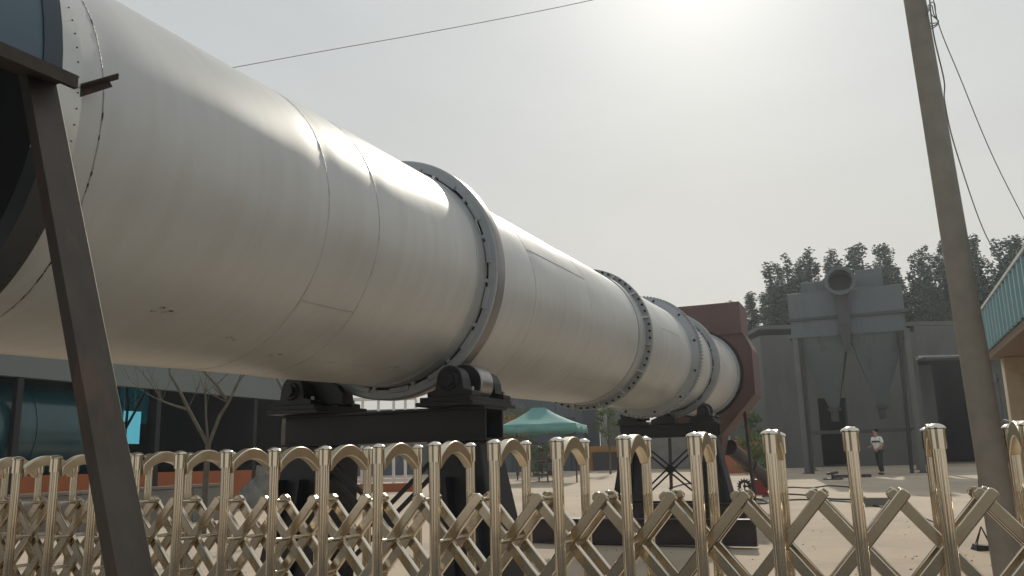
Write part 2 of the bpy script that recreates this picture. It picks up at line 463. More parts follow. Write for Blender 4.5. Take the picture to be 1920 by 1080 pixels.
# lengthwise plate joints, staggered
def long_seam(t0, t1, deg):
    a = R_(deg)
    mb = MB(DRUM)
    n = 24
    pts = [(shell_r(t0 + (t1 - t0) * k / n, a) * math.cos(a), t0 + (t1 - t0) * k / n, shell_r(t0 + (t1 - t0) * k / n, a) * math.sin(a)) for k in range(n + 1)]
    mb.tube(pts, 0.0045, 6)
    mb.build('plate_joint', M['seam'], drum, smooth=60)
for a in ((-1.2, -0.67, -38), (-0.63, 0.85, -66), (2.2, 4.0, 24), (4.0, 6.3, -50), (7.6, 8.9, 12)):
    long_seam(*a)
# small weld scars on the underside
for t0, deg, ln in ((-2.2, -52, 0.10), (-1.55, -60, 0.07), (-1.05, -66, 0.08), (0.35, -63, 0.10), (-2.86, -14, 0.0)):
    if ln:
        a = R_(deg)
        mb = MB(DRUM)
        for q in range(4):
            aa = a + rnd.uniform(-0.02, 0.02); tt = t0 + ln * q / 3
            r = shell_r(tt, aa)
            mb.tube([(r * math.cos(aa), tt, r * math.sin(aa)), (r * math.cos(aa + 0.004), tt + ln * 0.3, r * math.sin(aa + 0.004))], 0.005, 6)
        mb.build('weld_scar', M['seam_rust'], drum, smooth=60)
def tyre(t, Ro, width=0.17):
    mb = MB(DRUM)
    y0, y1 = t, t + width
    ri = 0.992
    mb.lathe([(ri, y0), (Ro - 0.012, y0), (Ro, y0 + 0.010), (Ro, y1 - 0.010), (Ro - 0.012, y1), (ri, y1)], 128, close=True)
    ty = mb.build('riding_ring', M['tyre'], drum, smooth=30)
    mb = MB(DRUM)
    mb.lathe([(Ro + 0.001, y0 + 0.012), (Ro + 0.003, y0 + 0.02), (Ro + 0.003, y1 - 0.02), (Ro + 0.001, y1 - 0.012)], 128)
    mb.build('tread_band', M['tread'], ty, smooth=40)
    mb = MB(DRUM)
    mb.lathe([(0.957, y0 - 0.05), (0.967, y0 - 0.05), (0.967, y1 + 0.05), (0.957, y1 + 0.05)], 128)
    mb.build('shell_band', M['drum'], drum, smooth=40)
    mb = MB(DRUM)
    mb.lathe([(0.968, y0 + 0.02), (0.994, y0 + 0.02)], 128)
    mb.build('gap_filler', M['dark'], drum, smooth=30)
    mb = MB(DRUM)
    mb.lathe([(0.957, y0 - 0.16), (0.964, y0 - 0.16), (0.970, y0 - 0.15), (0.970, y0 - 0.004), (0.957, y0 - 0.004)], 128)
    mb.build('retaining_band', M['band_grey'], drum, smooth=30)
    n = 16
    for k in range(n):
        a0 = 2 * math.pi * (k + 0.06) / n; a1 = 2 * math.pi * (k + 0.53) / n
        mb = MB(DRUM)
        q = [(0.981, y0 - 0.014), (1.018, y0 - 0.014), (1.022, y0 - 0.010), (1.022, y0 - 0.001), (0.981, y0 + 0.018)]
        mb.lathe(q, 10, a0=a0, a1=a1, close=True)
        mb.add([(r * math.cos(a), h, r * math.sin(a)) for a in (a0, a1) for r, h in q], [(0, 1, 2, 3, 4), (5, 6, 7, 8, 9)])
        mb.build('retaining_plate', M['tyre'], drum, smooth=30)
        a2 = 2 * math.pi * (k + 0.62) / n; a3 = 2 * math.pi * (k + 0.70) / n
        mb = MB(DRUM)
        q = [(0.969, y0 - 0.02), (0.996, y0 - 0.02), (0.996, y0 + 0.02), (0.969, y0 + 0.02)]
        mb.lathe(q, 3, a0=a2, a1=a3, close=True)
        mb.add([(r * math.cos(a), h, r * math.sin(a)) for a in (a2, a3) for r, h in q], [(0, 1, 2, 3), (4, 5, 6, 7)])
        mb.build('stop_block', M['white_band'] if k == 2 else M['tyre'], drum)
    return ty
tyre(1.019, 1.076)
tyre(11.86, 1.092)
# bolted flange joint
mb = MB(DRUM)
FT = 6.522
mb.lathe([(0.955, FT - 0.008), (1.048, FT - 0.008), (1.048, FT + 0.020), (0.955, FT + 0.020)], 128, close=True)
fl = mb.build('joint_flange', M['tyre'], drum, smooth=30)
mb = MB(DRUM)
mb.lathe([(0.955, FT + 0.024), (1.051, FT + 0.024), (1.051, FT + 0.052), (0.955, FT + 0.052)], 128, close=True)
mb.build('joint_flange', M['tyre'], drum, smooth=30)
mb = MB(DRUM)
mb.lathe([(0.956, FT - 0.42), (0.972, FT - 0.42), (0.972, FT - 0.008), (0.956, FT - 0.008)], 128)
mb.build('reinforcing_band', M['band_grey'], drum, smooth=30)
nb = 64
for k in range(nb):
    a = 2 * math.pi * (k + 0.3) / nb
    c_, s_ = math.cos(a), math.sin(a)
    if k % 4 == 2:
        mb = MB(DRUM)
        ex, ez = -s_ * 0.006, c_ * 0.006
        q = [(0.968, FT - 0.14), (0.968, FT - 0.009), (1.044, FT - 0.009), (1.044, FT - 0.03)]
        mb.add([(r * c_ + sg * ex, h, r * s_ + sg * ez) for sg in (-1, 1) for r, h in q], [(0, 1, 2, 3), (7, 6, 5, 4), (0, 4, 5, 1), (1, 5, 6, 2), (2, 6, 7, 3), (3, 7, 4, 0)])
        mb.build('gusset', M['white_band'], fl)
    else:
        mb = MB(DRUM)
        o = Vector((1.02 * c_, 0, 1.02 * s_))
        mb.tube([o + Vector((0, FT - 0.040, 0)), o + Vector((0, FT - 0.007, 0))], 0.017, 6)
        mb.tube([o + Vector((0, FT + 0.050, 0)), o + Vector((0, FT + 0.085, 0))], 0.017, 6)
        mb.build('bolt', M['dark'], fl)
# girth gear
GT = 9.90
mb = MB(DRUM)
nt_ = 110
vs, fs = [], []
for k in range(nt_):
    for f_, r in ((0.0, 1.092), (0.22, 1.126), (0.50, 1.126), (0.72, 1.092)):
        a = 2 * math.pi * (k + f_) / nt_
        for h in (GT, GT + 0.17):
            vs.append((r * math.cos(a), h, r * math.sin(a)))
nn = len(vs) // 2
for i in range(nn):
    j = (i + 1) % nn
    fs.append((2 * i, 2 * j, 2 * j + 1, 2 * i + 1))
o_ = len(vs)
for i in range(nn):
    a = math.atan2(vs[2 * i][2], vs[2 * i][0])
    for h in (GT, GT + 0.17):
        vs.append((1.03 * math.cos(a), h, 1.03 * math.sin(a)))
for i in range(nn):
    j = (i + 1) % nn
    fs.append((2 * i, o_ + 2 * i, o_ + 2 * j, 2 * j)); fs.append((2 * i + 1, 2 * j + 1, o_ + 2 * j + 1, o_ + 2 * i + 1))
mb.add(vs, fs)
gear = mb.build('girth_gear', M['tyre'], drum)
mb = MB(DRUM)
mb.lathe([(0.956, GT - 0.12), (1.075, GT - 0.03), (1.085, GT - 0.03), (1.085, GT - 0.004), (1.0, GT - 0.004), (0.956, GT - 0.03)], 128)
mb.build('gear_shroud', M['tyre'], gear, smooth=30)
for k in range(12):
    a = 2 * math.pi * (k + 0.4) / 12
    mb = MB(DRUM)
    c_, s_ = math.cos(a), math.sin(a)
    mb.tube([(1.045 * c_, GT - 0.09, 1.045 * s_), (1.045 * c_, GT - 0.02, 1.045 * s_)], 0.02, 6)
    mb.build('bolt', M['dark'], gear)
mb = MB(DRUM)
mb.lathe([(0.958, 10.55), (0.972, 10.55), (0.972, 10.70), (0.958, 10.70)], 96)
mb.build('reinforcing_band', M['drum'], drum, smooth=30)
mb = MB(DRUM)
mb.lathe([(0.955, 15.22), (1.015, 15.22), (1.015, 15.36), (0.955, 15.36)], 96, close=True)
mb.build('end_ring', M['tyre'], drum, smooth=30)
# seal collar at the near end, angle stub
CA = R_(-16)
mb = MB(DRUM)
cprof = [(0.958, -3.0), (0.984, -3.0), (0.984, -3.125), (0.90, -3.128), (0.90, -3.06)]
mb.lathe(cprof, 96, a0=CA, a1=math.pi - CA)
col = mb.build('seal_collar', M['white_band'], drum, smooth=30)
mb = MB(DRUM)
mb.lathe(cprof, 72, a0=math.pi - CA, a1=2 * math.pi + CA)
cd_ = mb.build('seal_collar', M['collar_dark'], drum, smooth=30)  # lower half coloured dark to stand for the shaded ground it reflects
cd_['label'] = 'lower half of the seal collar with its dark reflection coloured in'
for k in range(90):
    a = 2 * math.pi * k / 90
    mb = MB(DRUM)
    c_, s_ = math.cos(a), math.sin(a)
    mb.tube([(0.983 * c_, -3.02, 0.983 * s_), (0.987 * c_, -3.02, 0.987 * s_)], 0.0035, 6)
    mb.build('rivet', M['rustdark'], col)
mb = MB(DRUM)
mb.lathe([(0.9, -3.10), (0.45, -3.08), (0.01, -3.08)], 96)
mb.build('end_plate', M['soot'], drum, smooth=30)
A0 = at(152, 163, 3.24); A1 = at(222, 143, 3.30)
mb = MB()
mb.bar(A0, A1, 0.052, 0.006)
mb.bar(A0 + Vector((-0.02, 0, -0.024)), A1 + Vector((-0.035, 0, -0.024)), 0.006, 0.046)
mb.build('angle_stub', M['rustdark'], drum)

# ------------------------------------------------------------------ near inlet hood and its strut
hood = thing('inlet_hood', 'dark blue rounded steel hood over the near end of the drum', 'hood', C0 - DU * 4 - Vector((0, 0, 0)))
HZ = -0.09
mb = MB(DRUM)
prof = []
n = 40
vo = [(1.235 * math.cos(math.pi * k / n), 1.235 * math.sin(math.pi * k / n) + HZ) for k in range(n + 1)]
vi = [(1.215 * math.cos(math.pi * k / n), 1.215 * math.sin(math.pi * k / n) + HZ) for k in range(n + 1)]
vs = [(x, -3.30, z) for x, z in vo] + [(x, -5.6, z) for x, z in vo] + [(x, -3.30, z) for x, z in vi] + [(x, -5.6, z) for x, z in vi]
m_ = n + 1
fs = []
for k in range(n):
    fs += [(k, k + 1, m_ + k + 1, m_ + k), (2 * m_ + k, 3 * m_ + k, 3 * m_ + k + 1, 2 * m_ + k + 1), (k, 2 * m_ + k, 2 * m_ + k + 1, k + 1), (m_ + k, m_ + k + 1, 3 * m_ + k + 1, 3 * m_ + k)]
mb.add(vs, fs)
mb.build('hood_shell', M['blue'], hood, smooth=40)
mb = MB(DRUM)
mb.lathe([(1.236, -3.298), (1.241, -3.298), (1.241, -3.375), (1.236, -3.375)], 40, a0=0.0, a1=math.pi, o=(0, 0, HZ))
mb.build('edge_band', M['navy_blue'], hood, smooth=40)
for sg in (-1, 1):
    mb = MB(DRUM)
    mb.add([(sg * x, y, HZ + z) for y in (-5.6, -3.27) for x, z in ((1.13, -0.0005), (1.29, -0.0005), (1.29, -0.05), (1.27, -0.05), (1.27, -0.012), (1.13, -0.012))],
           [(k, (k + 1) % 6, 6 + (k + 1) % 6, 6 + k) for k in range(6)] + [tuple(range(6)), tuple(range(11, 5, -1))])
    mb.build('split_flange', M['rustdark'], hood)
mb = MB(DRUM)
mb.lathe([(1.205, -3.34), (0.99, -3.34), (0.99, -3.325), (1.205, -3.325)], 40, a0=0.0, a1=math.pi, close=True)
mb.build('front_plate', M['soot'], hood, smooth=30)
mb = MB(DRUM)
mb.prism([(-1.1, HZ - 0.02), (1.1, HZ - 0.02), (0.9, -1.0), (-0.9, -1.0)], -5.6, -4.6)
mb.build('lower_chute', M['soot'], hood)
st = thing('strut', 'weathered steel channel strut leaning in front of the gate under the blue hood', 'strut', (-0.6, 2.2, 0))
P0 = at(76, 132, 2.90); P1 = at(255, 1076, 2.44)
d_ = (P1 - P0).normalized()
P2 = P1 + d_ * (P1.z / -d_.z)
toc = (CAM - (P0 + P1) / 2); toc = (toc - d_ * toc.dot(d_)).normalized()
sd_ = d_.cross(toc).normalized()
if sd_.x < 0: sd_ = -sd_
# turn the channel a little so its left flange shows
fn = (toc * math.cos(R_(36)) + sd_ * math.sin(R_(36))).normalized(); sw = d_.cross(fn).normalized()
if sw.x < 0: sw = -sw
mb = MB()
W_, D_, T_ = 0.112, 0.050, 0.007
def cross(p):
    q = [(-W_ / 2, 0), (W_ / 2, 0), (W_ / 2, -D_), (W_ / 2 - T_, -D_), (W_ / 2 - T_, -T_), (-W_ / 2 + T_, -T_), (-W_ / 2 + T_, -D_), (-W_ / 2, -D_)]
    return [p + sw * a + fn * b for a, b in q]
mb.add(cross(P0) + cross(P2), [(k, (k + 1) % 8, 8 + (k + 1) % 8, 8 + k) for k in range(8)] + [tuple(range(7, -1, -1)), tuple(range(8, 16))])
mb.build('channel', M['strut'], st, bevel=0.002)
mb = MB(); mb.box((P2.x - 0.1, P2.y - 0.1, 0.002), (P2.x + 0.1, P2.y + 0.1, 0.016)); mb.build('foot_plate', M['strut'], st)

# ------------------------------------------------------------------ piers
def pier(t, label, ring_r):
    o = C0 + E2 * t
    g = gz(o.y)
    T = yard((o.x, o.y, g))
    ax = (C0 + DU * t).z - g
    th = thing('pier', label, 'pier', (o.x, o.y, g), 'piers under the rotary drum')
    d0, d1 = -0.27, 0.27
    for sg in (-1, 1):
        mb = MB(T)
        xo_b, xi_b, xo_t, xi_t = sg * 1.18, sg * 0.58, sg * 0.94, sg * 0.46
        mb.hexa([(xo_b, d0 - 0.06, 0.335), (xi_b, d0 - 0.06, 0.335), (xi_b, d1 + 0.06, 0.335), (xo_b, d1 + 0.06, 0.335)],
                [(xo_t, d0 + 0.06, 1.58), (xi_t, d0 + 0.06, 1.58), (xi_t, d1 - 0.06, 1.58), (xo_t, d1 - 0.06, 1.58)])
        lg = mb.build('leg', M['navy'], th, bevel=0.012)
        mb = MB(T)
        x0, x1 = sorted((sg * 0.52, sg * 1.32))
        mb.box((x0, d0 - 0.12, 0.315), (x1, d1 + 0.12, 0.333))
        mb.build('foot_plate', M['navy'], lg)
        for q in (-0.13, 0.13):
            mb = MB(T)
            mb.prism([(sg * (0.93 + q) - 0.012, 0.335), (sg * (0.93 + q) + 0.012, 0.335), (sg * (0.80 + q * 0.8) + 0.012, 1.3), (sg * (0.80 + q * 0.8) - 0.012, 1.3)], d0 - 0.09, d0 + 0.02)
            mb.build('stiffener', M['navy'], lg)
    mb = MB(T)
    mb.box((-1.0, d0 + 0.04, 1.58), (1.0, d1 - 0.04, 1.60)); mb.box((-1.0, d0 + 0.04, 1.83), (1.0, d1 - 0.04, 1.85))
    mb.box((-0.98, d0 + 0.09, 1.601), (0.98, d0 + 0.115, 1.829)); mb.box((-0.98, d1 - 0.115, 1.601), (0.98, d1 - 0.09, 1.829))
    mb.build('top_beam', M['navy'], th)
    for y in (d0 + 0.12,):
        for sg in (-1, 1):
            mb = MB(T)
            dy = 0.022 * sg
            for off in (-0.06, 0.06):
                mb.bar((-0.62 * sg, y + dy, 0.42 + off), (0.62 * sg, y + dy, 1.50 + off), 0.03, 0.032)
            mb.bar((-0.05 * sg, y + dy, 0.92), (0.05 * sg, y + dy, 1.0), 0.03, 0.16)
            mb.build('cross_brace', M['navy'], th)
    rl, rr = 0.765, 0.165
    rz = ax - math.sqrt((ring_r + rr) ** 2 - rl ** 2)
    for sg in (-1, 1):
        mb = MB(T)
        x0, x1 = sorted((sg * 0.48, sg * 0.99))
        mb.box((x0, -0.43, 1.853), (x1, 0.43, 1.885)); mb.box((x0 + 0.03, -0.41, 1.886), (x1 - 0.03, 0.41, 1.925))
        bp = mb.build('bearing_base', M['navy'], th, bevel=0.004)
        for yc in (-0.31, 0.31):
            mb = MB(T)
            xc = sg * rl
            prof = [(xc - 0.20, 1.927), (xc + 0.20, 1.927), (xc + 0.20, 1.965), (xc + 0.125, 1.985)]
            prof += [(xc + 0.115 * math.cos(R_(a)), rz + 0.125 * math.sin(R_(a))) for a in range(10, 180, 20)]
            prof += [(xc - 0.125, 1.985), (xc - 0.20, 1.965)]
            mb.prism(prof, yc - 0.075, yc + 0.075)
            bh = mb.build('bearing_housing', M['navy'], th, bevel=0.005)
            mb = MB(T)
            mb.lathe([(0.001, yc - 0.10), (0.07, yc - 0.10), (0.08, yc - 0.076)], 24, o=(xc, 0, rz))
            mb.build('bearing_cap', M['navy'], bh, smooth=30)
            for q in (-0.165, 0.165):
                mb = MB(T); mb.tube([(xc + q, yc, 1.966), (xc + q, yc, 2.00)], 0.018, 6); mb.build('bolt', M['steelroll'], bh)
        mb = MB(T)
        mb.lathe([(0.06, -0.12), (rr - 0.03, -0.12), (rr - 0.012, -0.115), (rr - 0.012, 0.115), (rr - 0.03, 0.12), (0.06, 0.12)], 48, o=(sg * rl, 0, rz), close=True)
        ro = mb.build('roller', M['navy'], th, smooth=30)
        mb = MB(T)
        mb.lathe([(rr - 0.011, -0.114), (rr, -0.108), (rr, 0.108), (rr - 0.011, 0.114)], 48, o=(sg * rl, 0, rz))
        mb.build('roller_rim', M['steelroll'], ro, smooth=30)
        mb = MB(T)
        mb.lathe([(0.05, -0.45), (0.05, 0.45)], 20, o=(sg * rl, 0, rz)); mb.lathe([(0.001, -0.45), (0.05, -0.45)], 20, o=(sg * rl, 0, rz))
        mb.build('shaft', M['navy'], th, smooth=30)
    mb = MB(T)
    mb.prism([(-0.96, 1.93), (-0.36, 1.93), (-0.36, 2.02), (-0.43, 2.10), (-0.52, 2.14), (-0.90, 2.15), (-0.96, 2.10)], -0.21, -0.13)
    mb.build('roller_guard', M['navy'], th, bevel=0.006)
    for y in (-0.47, 0.47):
        mb = MB(T)
        mb.box((-1.45, y - 0.11, 0.0), (1.45, y + 0.11, 0.022)); mb.box((-1.45, y - 0.11, 0.29), (1.45, y + 0.11, 0.314)); mb.box((-1.45, y - 0.012, 0.022), (1.45, y + 0.012, 0.29))
        mb.build('base_beam', M['ibeam'], th)
    return th, T
pr1, T1 = pier(1.10, 'nearer black steel pier carrying the rotary drum just behind the gate', 1.081)
pr2, T2 = pier(11.93, 'farther black steel pier under the drum beside the maroon hood', 1.097)
# thrust block and drive pinion on the far pier
mb = MB(T2)
mb.prism([(-0.30, 1.853), (0.18, 1.853), (0.18, 1.95), (0.06, 2.0), (0.02, 2.06), (-0.14, 2.06), (-0.18, 1.98), (-0.30, 1.93)], -0.30, 0.0)
mb.build('thrust_block', M['navy'], pr2, bevel=0.006)

# gear drive beside the girth gear is on its own low frame
def ibeam(name, a, b, h, label, wd=0.2, cat='steel beam'):
    a, b = Vector(a), Vector(b)
    d = (b - a).normalized(); s_ = d.cross(Vector((0, 0, 1))).normalized()
    T = frame(a, d, s_, Vector((0, 0, 1))); ln = (b - a).length
    dz = (b.z - a.z) / ln
    mb = MB(T)
    mb.box((0, -wd / 2, 0.001), (ln, wd / 2, 0.022)); mb.box((0, -wd / 2, h - 0.022), (ln, wd / 2, h)); mb.box((0, -0.009, 0.022), (ln, 0.009, h - 0.022))
    q = mb.build(name, M['ibeam'])
    return tag(q, label, cat)
a_ = gnd(985, 1017); b_ = gnd(1421, 1029)
ibeam('steel_beam', (a_.x, a_.y, a_.z), (b_.x, b_.y, a_.z), 0.37, 'long dark steel beam lying on the yard behind the middle of the gate')
a_ = gnd(1030, 985); b_ = gnd(1128, 989)
a_ = gnd(1010, 1001); b_ = gnd(1140, 1004)
mb = MB(yard((a_.x, a_.y + 0.4, gz(a_.y) + 0.001)))
mb.box((0, 0, 0), (1.15, 0.5, 0.20)); mb.box((0.02, 0.02, 0.201), (1.13, 0.48, 0.225))
tag(mb.build('steel_box', M['ibeam']), 'short dark steel box beam lying behind the long steel beam', 'steel beam')

# ------------------------------------------------------------------ far discharge hood
th = thing('discharge_hood', 'tall maroon steel hood with slanted shoulders closing the far drum end', 'hood', C0 + DU * 16)
T = yard((C0.x + E2.x * 15.45, C0.y + E2.y * 15.45, 0))
g = gz((C0 + E2 * 15.45).y)
zc = (C0 + DU * 15.45).z
low = [(-1.30, 2.55), (-0.45, 1.62), (0.45, 1.62), (1.30, 2.55), (1.30, 3.62), (1.12, 4.02), (-1.12, 4.02), (-1.30, 3.62)]
n = 48
# front plate with the drum opening
mb = MB(T)
ring_in = [(1.035 * math.cos(2 * math.pi * k / n), 1.035 * math.sin(2 * math.pi * k / n) + zc) for k in range(n)]
def on_poly(a):
    d = Vector((math.cos(a), math.sin(a))); best = 9
    P = [Vector((x, z + g - zc)) for x, z in low]
    for i in range(len(P)):
        p, q = P[i], P[(i + 1) % len(P)]; e_ = q - p
        den = d.x * e_.y - d.y * e_.x
        if abs(den) < 1e-9: continue
        s_ = (p.x * e_.y - p.y * e_.x) / den; u_ = (p.x * d.y - p.y * d.x) / den
        if s_ > 0 and -1e-6 <= u_ <= 1 + 1e-6: best = min(best, s_)
    return (d.x * best, d.y * best + zc)
ring_out = [on_poly(2 * math.pi * k / n) for k in range(n)]
vs = [(x, 0, z) for x, z in ring_in] + [(x, 0, z) for x, z in ring_out]
mb.add(vs, [(k, (k + 1) % n, n + (k + 1) % n, n + k) for k in range(n)])
mb.build('front_plate', M['maroon'], th)
mb = MB(T)
pts = [(x, z + g) for x, z in low]
vs = [(x, 0.0, z) for x, z in pts] + [(x, 1.3, z) for x, z in pts]
mb.add(vs, [(k, (k + 1) % 8, 8 + (k + 1) % 8, 8 + k) for k in range(8)] + [tuple(range(8, 16))])
mb.build('casing', M['maroon'], th)
mb = MB(T)
mb.box((-1.1, 0.02, 4.022 + g), (1.1, 1.28, 4.80 + g))
mb.build('upper_box', M['maroon'], th, bevel=0.02)
mb = MB(T)
for i in range(8):
    p, q = Vector((pts[i][0], -0.03, pts[i][1])), Vector((pts[(i + 1) % 8][0], -0.03, pts[(i + 1) % 8][1]))
    mb.bar(p, q, 0.055, 0.035)
mb.build('edge_flange', M['maroon'], th)
mb = MB(T)
mb.lathe([(1.02, -0.06), (1.075, -0.06), (1.075, 0.01), (1.02, 0.01)], 64, close=True, o=(0, 0, zc))
mb.build('seal_ring', M['dark'], th, smooth=30)
for x in (-1.0, 1.0):
    mb = MB(T); mb.bar((x, 0.7, g), (x * 0.93, 0.7, 2.35 + g), 0.07, 0.07, (0, 1, 0)); mb.build('leg', M['ibeam'], th)
mb = MB(T); mb.hexa([(-0.25, 0.45, 0.75 + g), (0.25, 0.45, 0.75 + g), (0.25, 0.95, 0.75 + g), (-0.25, 0.95, 0.75 + g)], [(-0.45, 0.2, 1.615 + g), (0.45, 0.2, 1.615 + g), (0.45, 1.1, 1.615 + g), (-0.45, 1.1, 1.615 + g)]); mb.build('outlet_chute', M['maroon'], th)

# inclined screw conveyor from the hood, its red drive
a_ = at(1366, 838, 21.6); b_ = at(1443, 903, 23.2)
th = thing('screw_conveyor', 'dark inclined screw conveyor tube slanting down beside the far pier', 'conveyor', (b_.x, b_.y, gz(b_.y)))
mb = MB(); mb.tube([a_, b_], 0.17, 20); tb = mb.build('trough', M['ibeam'], th, smooth=40)
for f_ in (0.02, 0.5, 0.97):
    p = a_.lerp(b_, f_); d = (b_ - a_).normalized()
    mb = MB(); mb.tube([p - d * 0.02, p + d * 0.02], 0.205, 20); mb.build('flange', M['ibeam'], tb, smooth=40)
p = a_.lerp(b_, 0.55); mb = MB(); mb.bar((p.x, p.y, gz(p.y)), p - Vector((0, 0, 0.15)), 0.08, 0.08); mb.build('leg', M['ibeam'], th)
p = gnd(1427, 927)
th = thing('gearbox', 'red gearbox with a black chain wheel on the ground by the conveyor', 'gearbox', p)
mb = MB(yard(p)); mb.box((-0.18, -0.16, 0.02), (0.26, 0.16, 0.40)); mb.box((-0.22, -0.2, 0), (0.30, 0.2, 0.019)); mb.build('casing', M['red'], th, bevel=0.02)
mb = MB(yard(p))
for k in range(16):
    a0 = 2 * math.pi * k / 16
    mb.hexa([(-0.42 + 0.17 * math.cos(a0 + dd), -0.02, 0.22 + 0.17 * math.sin(a0 + dd)) for dd in (-.1, .1)] + [(-0.42 + 0.17 * math.cos(a0 + dd), 0.02, 0.22 + 0.17 * math.sin(a0 + dd)) for dd in (.1, -.1)],
            [(-0.42 + 0.21 * math.cos(a0 + dd), -0.02, 0.22 + 0.21 * math.sin(a0 + dd)) for dd in (-.07, .07)] + [(-0.42 + 0.21 * math.cos(a0 + dd), 0.02, 0.22 + 0.21 * math.sin(a0 + dd)) for dd in (.07, -.07)])
mb.lathe([(0.10, -0.02), (0.172, -0.02), (0.172, 0.02), (0.10, 0.02)], 32, close=True, o=(-0.42, 0, 0.22))
mb.tube([(-0.42, -0.05, 0.22), (-0.42, 0.05, 0.22)], 0.04, 12); mb.bar((-0.42, 0, 0.22), (-0.16, 0, 0.22), 0.05, 0.05)
mb.bar((-0.42, 0, 0.12), (-0.42, 0, 0.32), 0.03, 0.03)
mb.build('chain_wheel', M['navy'], th)
mb = MB(yard(p)); mb.lathe([(0.02, 0.50), (0.09, 0.49), (0.11, 0.44), (0.11, 0.405)], 20, axis='z', o=(0.08, 0, 0)); mb.build('motor_cap', M['white_band'], th, smooth=40)

# ------------------------------------------------------------------ telescopic gate
GD = Vector((-0.92917, 0.36966, 0)).normalized()      # along the gate, to the left
GQ = Vector((-GD.y, GD.x, 0)); GQ = GQ if GQ.y > 0 else -GQ
SP, DP = 0.2304, 0.3023
G0 = Vector((1.208, 2.470, 0))
GATE = frame(G0, GD, GQ, Vector((0, 0, 1)))           # local: x units along, y depth, z up
gate = thing('retractable_gate', 'polished champagne steel retractable lattice gate across the yard entrance', 'gate', G0)
IDX = list(range(-3, 20))
ZT = 1.572
def fluted(x, y, z0, z1, r, n=40, fl=0.045):
    vs = []
    for z in (z0, z1):
        for k in range(n):
            a = 2 * math.pi * k / n
            rr = r * (1 - fl * (0.5 + 0.5 * math.cos(8 * a)) ** 6)
            vs.append((x + rr * math.cos(a), y + rr * math.sin(a), z))
    return vs, [(k, (k + 1) % n, n + (k + 1) % n, n + k) for k in range(n)]
proto = {}
def gate_post(i, y, r):
    x = i * SP
    key = (y,)
    if key not in proto:
        mb = MB(GATE); mb.add(*fluted(0, y, 0.03, ZT - 0.02, r, 80, 0.13)); po = mb.build('post', M['gate'], gate, smooth=50)
        mb = MB(GATE)
        mb.lathe([(r + 0.001, ZT - 0.062), (r + 0.0048, ZT - 0.062), (r + 0.0048, ZT - 0.006)], 32, axis='z', o=(0, y, 0))
        sl = mb.build('sleeve', M['gate'], po, smooth=40)
        mb = MB(GATE)
        mb.lathe([(r + 0.002, ZT - 0.0055), (r + 0.0085, ZT - 0.004), (r + 0.0085, ZT - 0.001), (r + 0.004, ZT + 0.004), (r * 0.6, ZT + 0.009), (0.001, ZT + 0.011)], 32, axis='z', o=(0, y, 0))
        cp = mb.build('cap', M['gate_cap'], po, smooth=40)
        mb = MB(GATE)
        mb.box((-0.035, y - 0.03, 0.0), (0.035, y + 0.03, 0.06)); ft = mb.build('wheel_shoe', M['navy'], po, bevel=0.008)
        proto[key] = (po, [sl, cp, ft])
        base = proto[key]
        dlt = GD * x
        po.location = po.location + dlt
        return po
    src, ch = proto[key]
    po = src.copy(); C.objects.link(po); po.parent = gate
    po.location = src.location + GD * (x - IDX[0] * SP)
    for c_ in ch:
        d = c_.copy(); C.objects.link(d); d.parent = po
    return po
for i in IDX:
    gate_post(i, 0.0, 0.0186)
    gate_post(i, DP, 0.0172)
# arches
arch0 = None
for i in IDX:
    if arch0 is None:
        mb = MB(GATE)
        n = 20
        y0, y1 = 0.024, DP - 0.022
        cx_, hw = (y0 + y1) / 2, (y1 - y0) / 2
        vs = []
        for k in range(n + 1):
            u_ = -1 + 2 * k / n
            s_ = 1 - u_ * u_
            yo, zo = cx_ + hw * u_, ZT - 0.042 + 0.056 * s_
            zi = ZT - 0.086 + 0.056 * s_
            vs += [(-0.016, yo, zo), (0.016, yo, zo), (0.016, yo, zi), (-0.016, yo, zi)]
        fs = []
        for k in range(n):
            for q in range(4):
                q2 = (q + 1) % 4
                fs.append((k * 4 + q, k * 4 + q2, (k + 1) * 4 + q2, (k + 1) * 4 + q))
        fs += [(0, 1, 2, 3), (n * 4 + 3, n * 4 + 2, n * 4 + 1, n * 4)]
        mb.add(vs, fs)
        arch0 = mb.build('arch', M['gate_arch'], gate, smooth=40, bevel=0.003)
        arch0.location = arch0.location + GD * (i * SP)
    else:
        piece(arch0, 'arch', gate, GD * ((i - IDX[0]) * SP))
# scissor bars: two layers, each with both slants
ZP, HS = 1.374, 0.1385
def slat(y, sgn):
    mb = MB(GATE)
    k = 8
    p0 = Vector((-sgn * 0.018 * SP / HS * 0.8, y, ZP + 0.018)); p1 = Vector((sgn * k * SP / 2, y, ZP - k * HS))
    d = (p1 - p0).normalized(); s_ = Vector((d.z, 0, -d.x)) if True else None
    hw, th_ = 0.0176, 0.0115
    e_ = 0.008
    pr = [(p0 + s_ * (hw - e_)), (p0 + d * e_ + s_ * hw), (p1 + s_ * hw), (p1 - s_ * hw), (p0 + d * e_ - s_ * hw), (p0 - s_ * (hw - e_))]
    n = len(pr)
    Y_ = Vector((0, th_, 0))
    mb.add([q - Y_ for q in pr] + [q + Y_ for q in pr], [tuple(range(n)), tuple(range(2 * n - 1, n - 1, -1))] + [(q, n + q, n + (q + 1) % n, (q + 1) % n) for q in range(n)])
    return mb
for y in (0.085, 0.215):
    for sgn, off in ((1, 0.0), (-1, 0.027)):
        src = None
        for i in IDX:
            xo = (i + 0.5) * SP
            if src is None:
                src = slat(y + off, sgn).build('lattice_bar', M['gate_bar'], gate, bevel=0.0035)
                src.location = src.location + GD * xo; x_first = xo
            else:
                piece(src, 'lattice_bar', gate, GD * (xo - x_first))
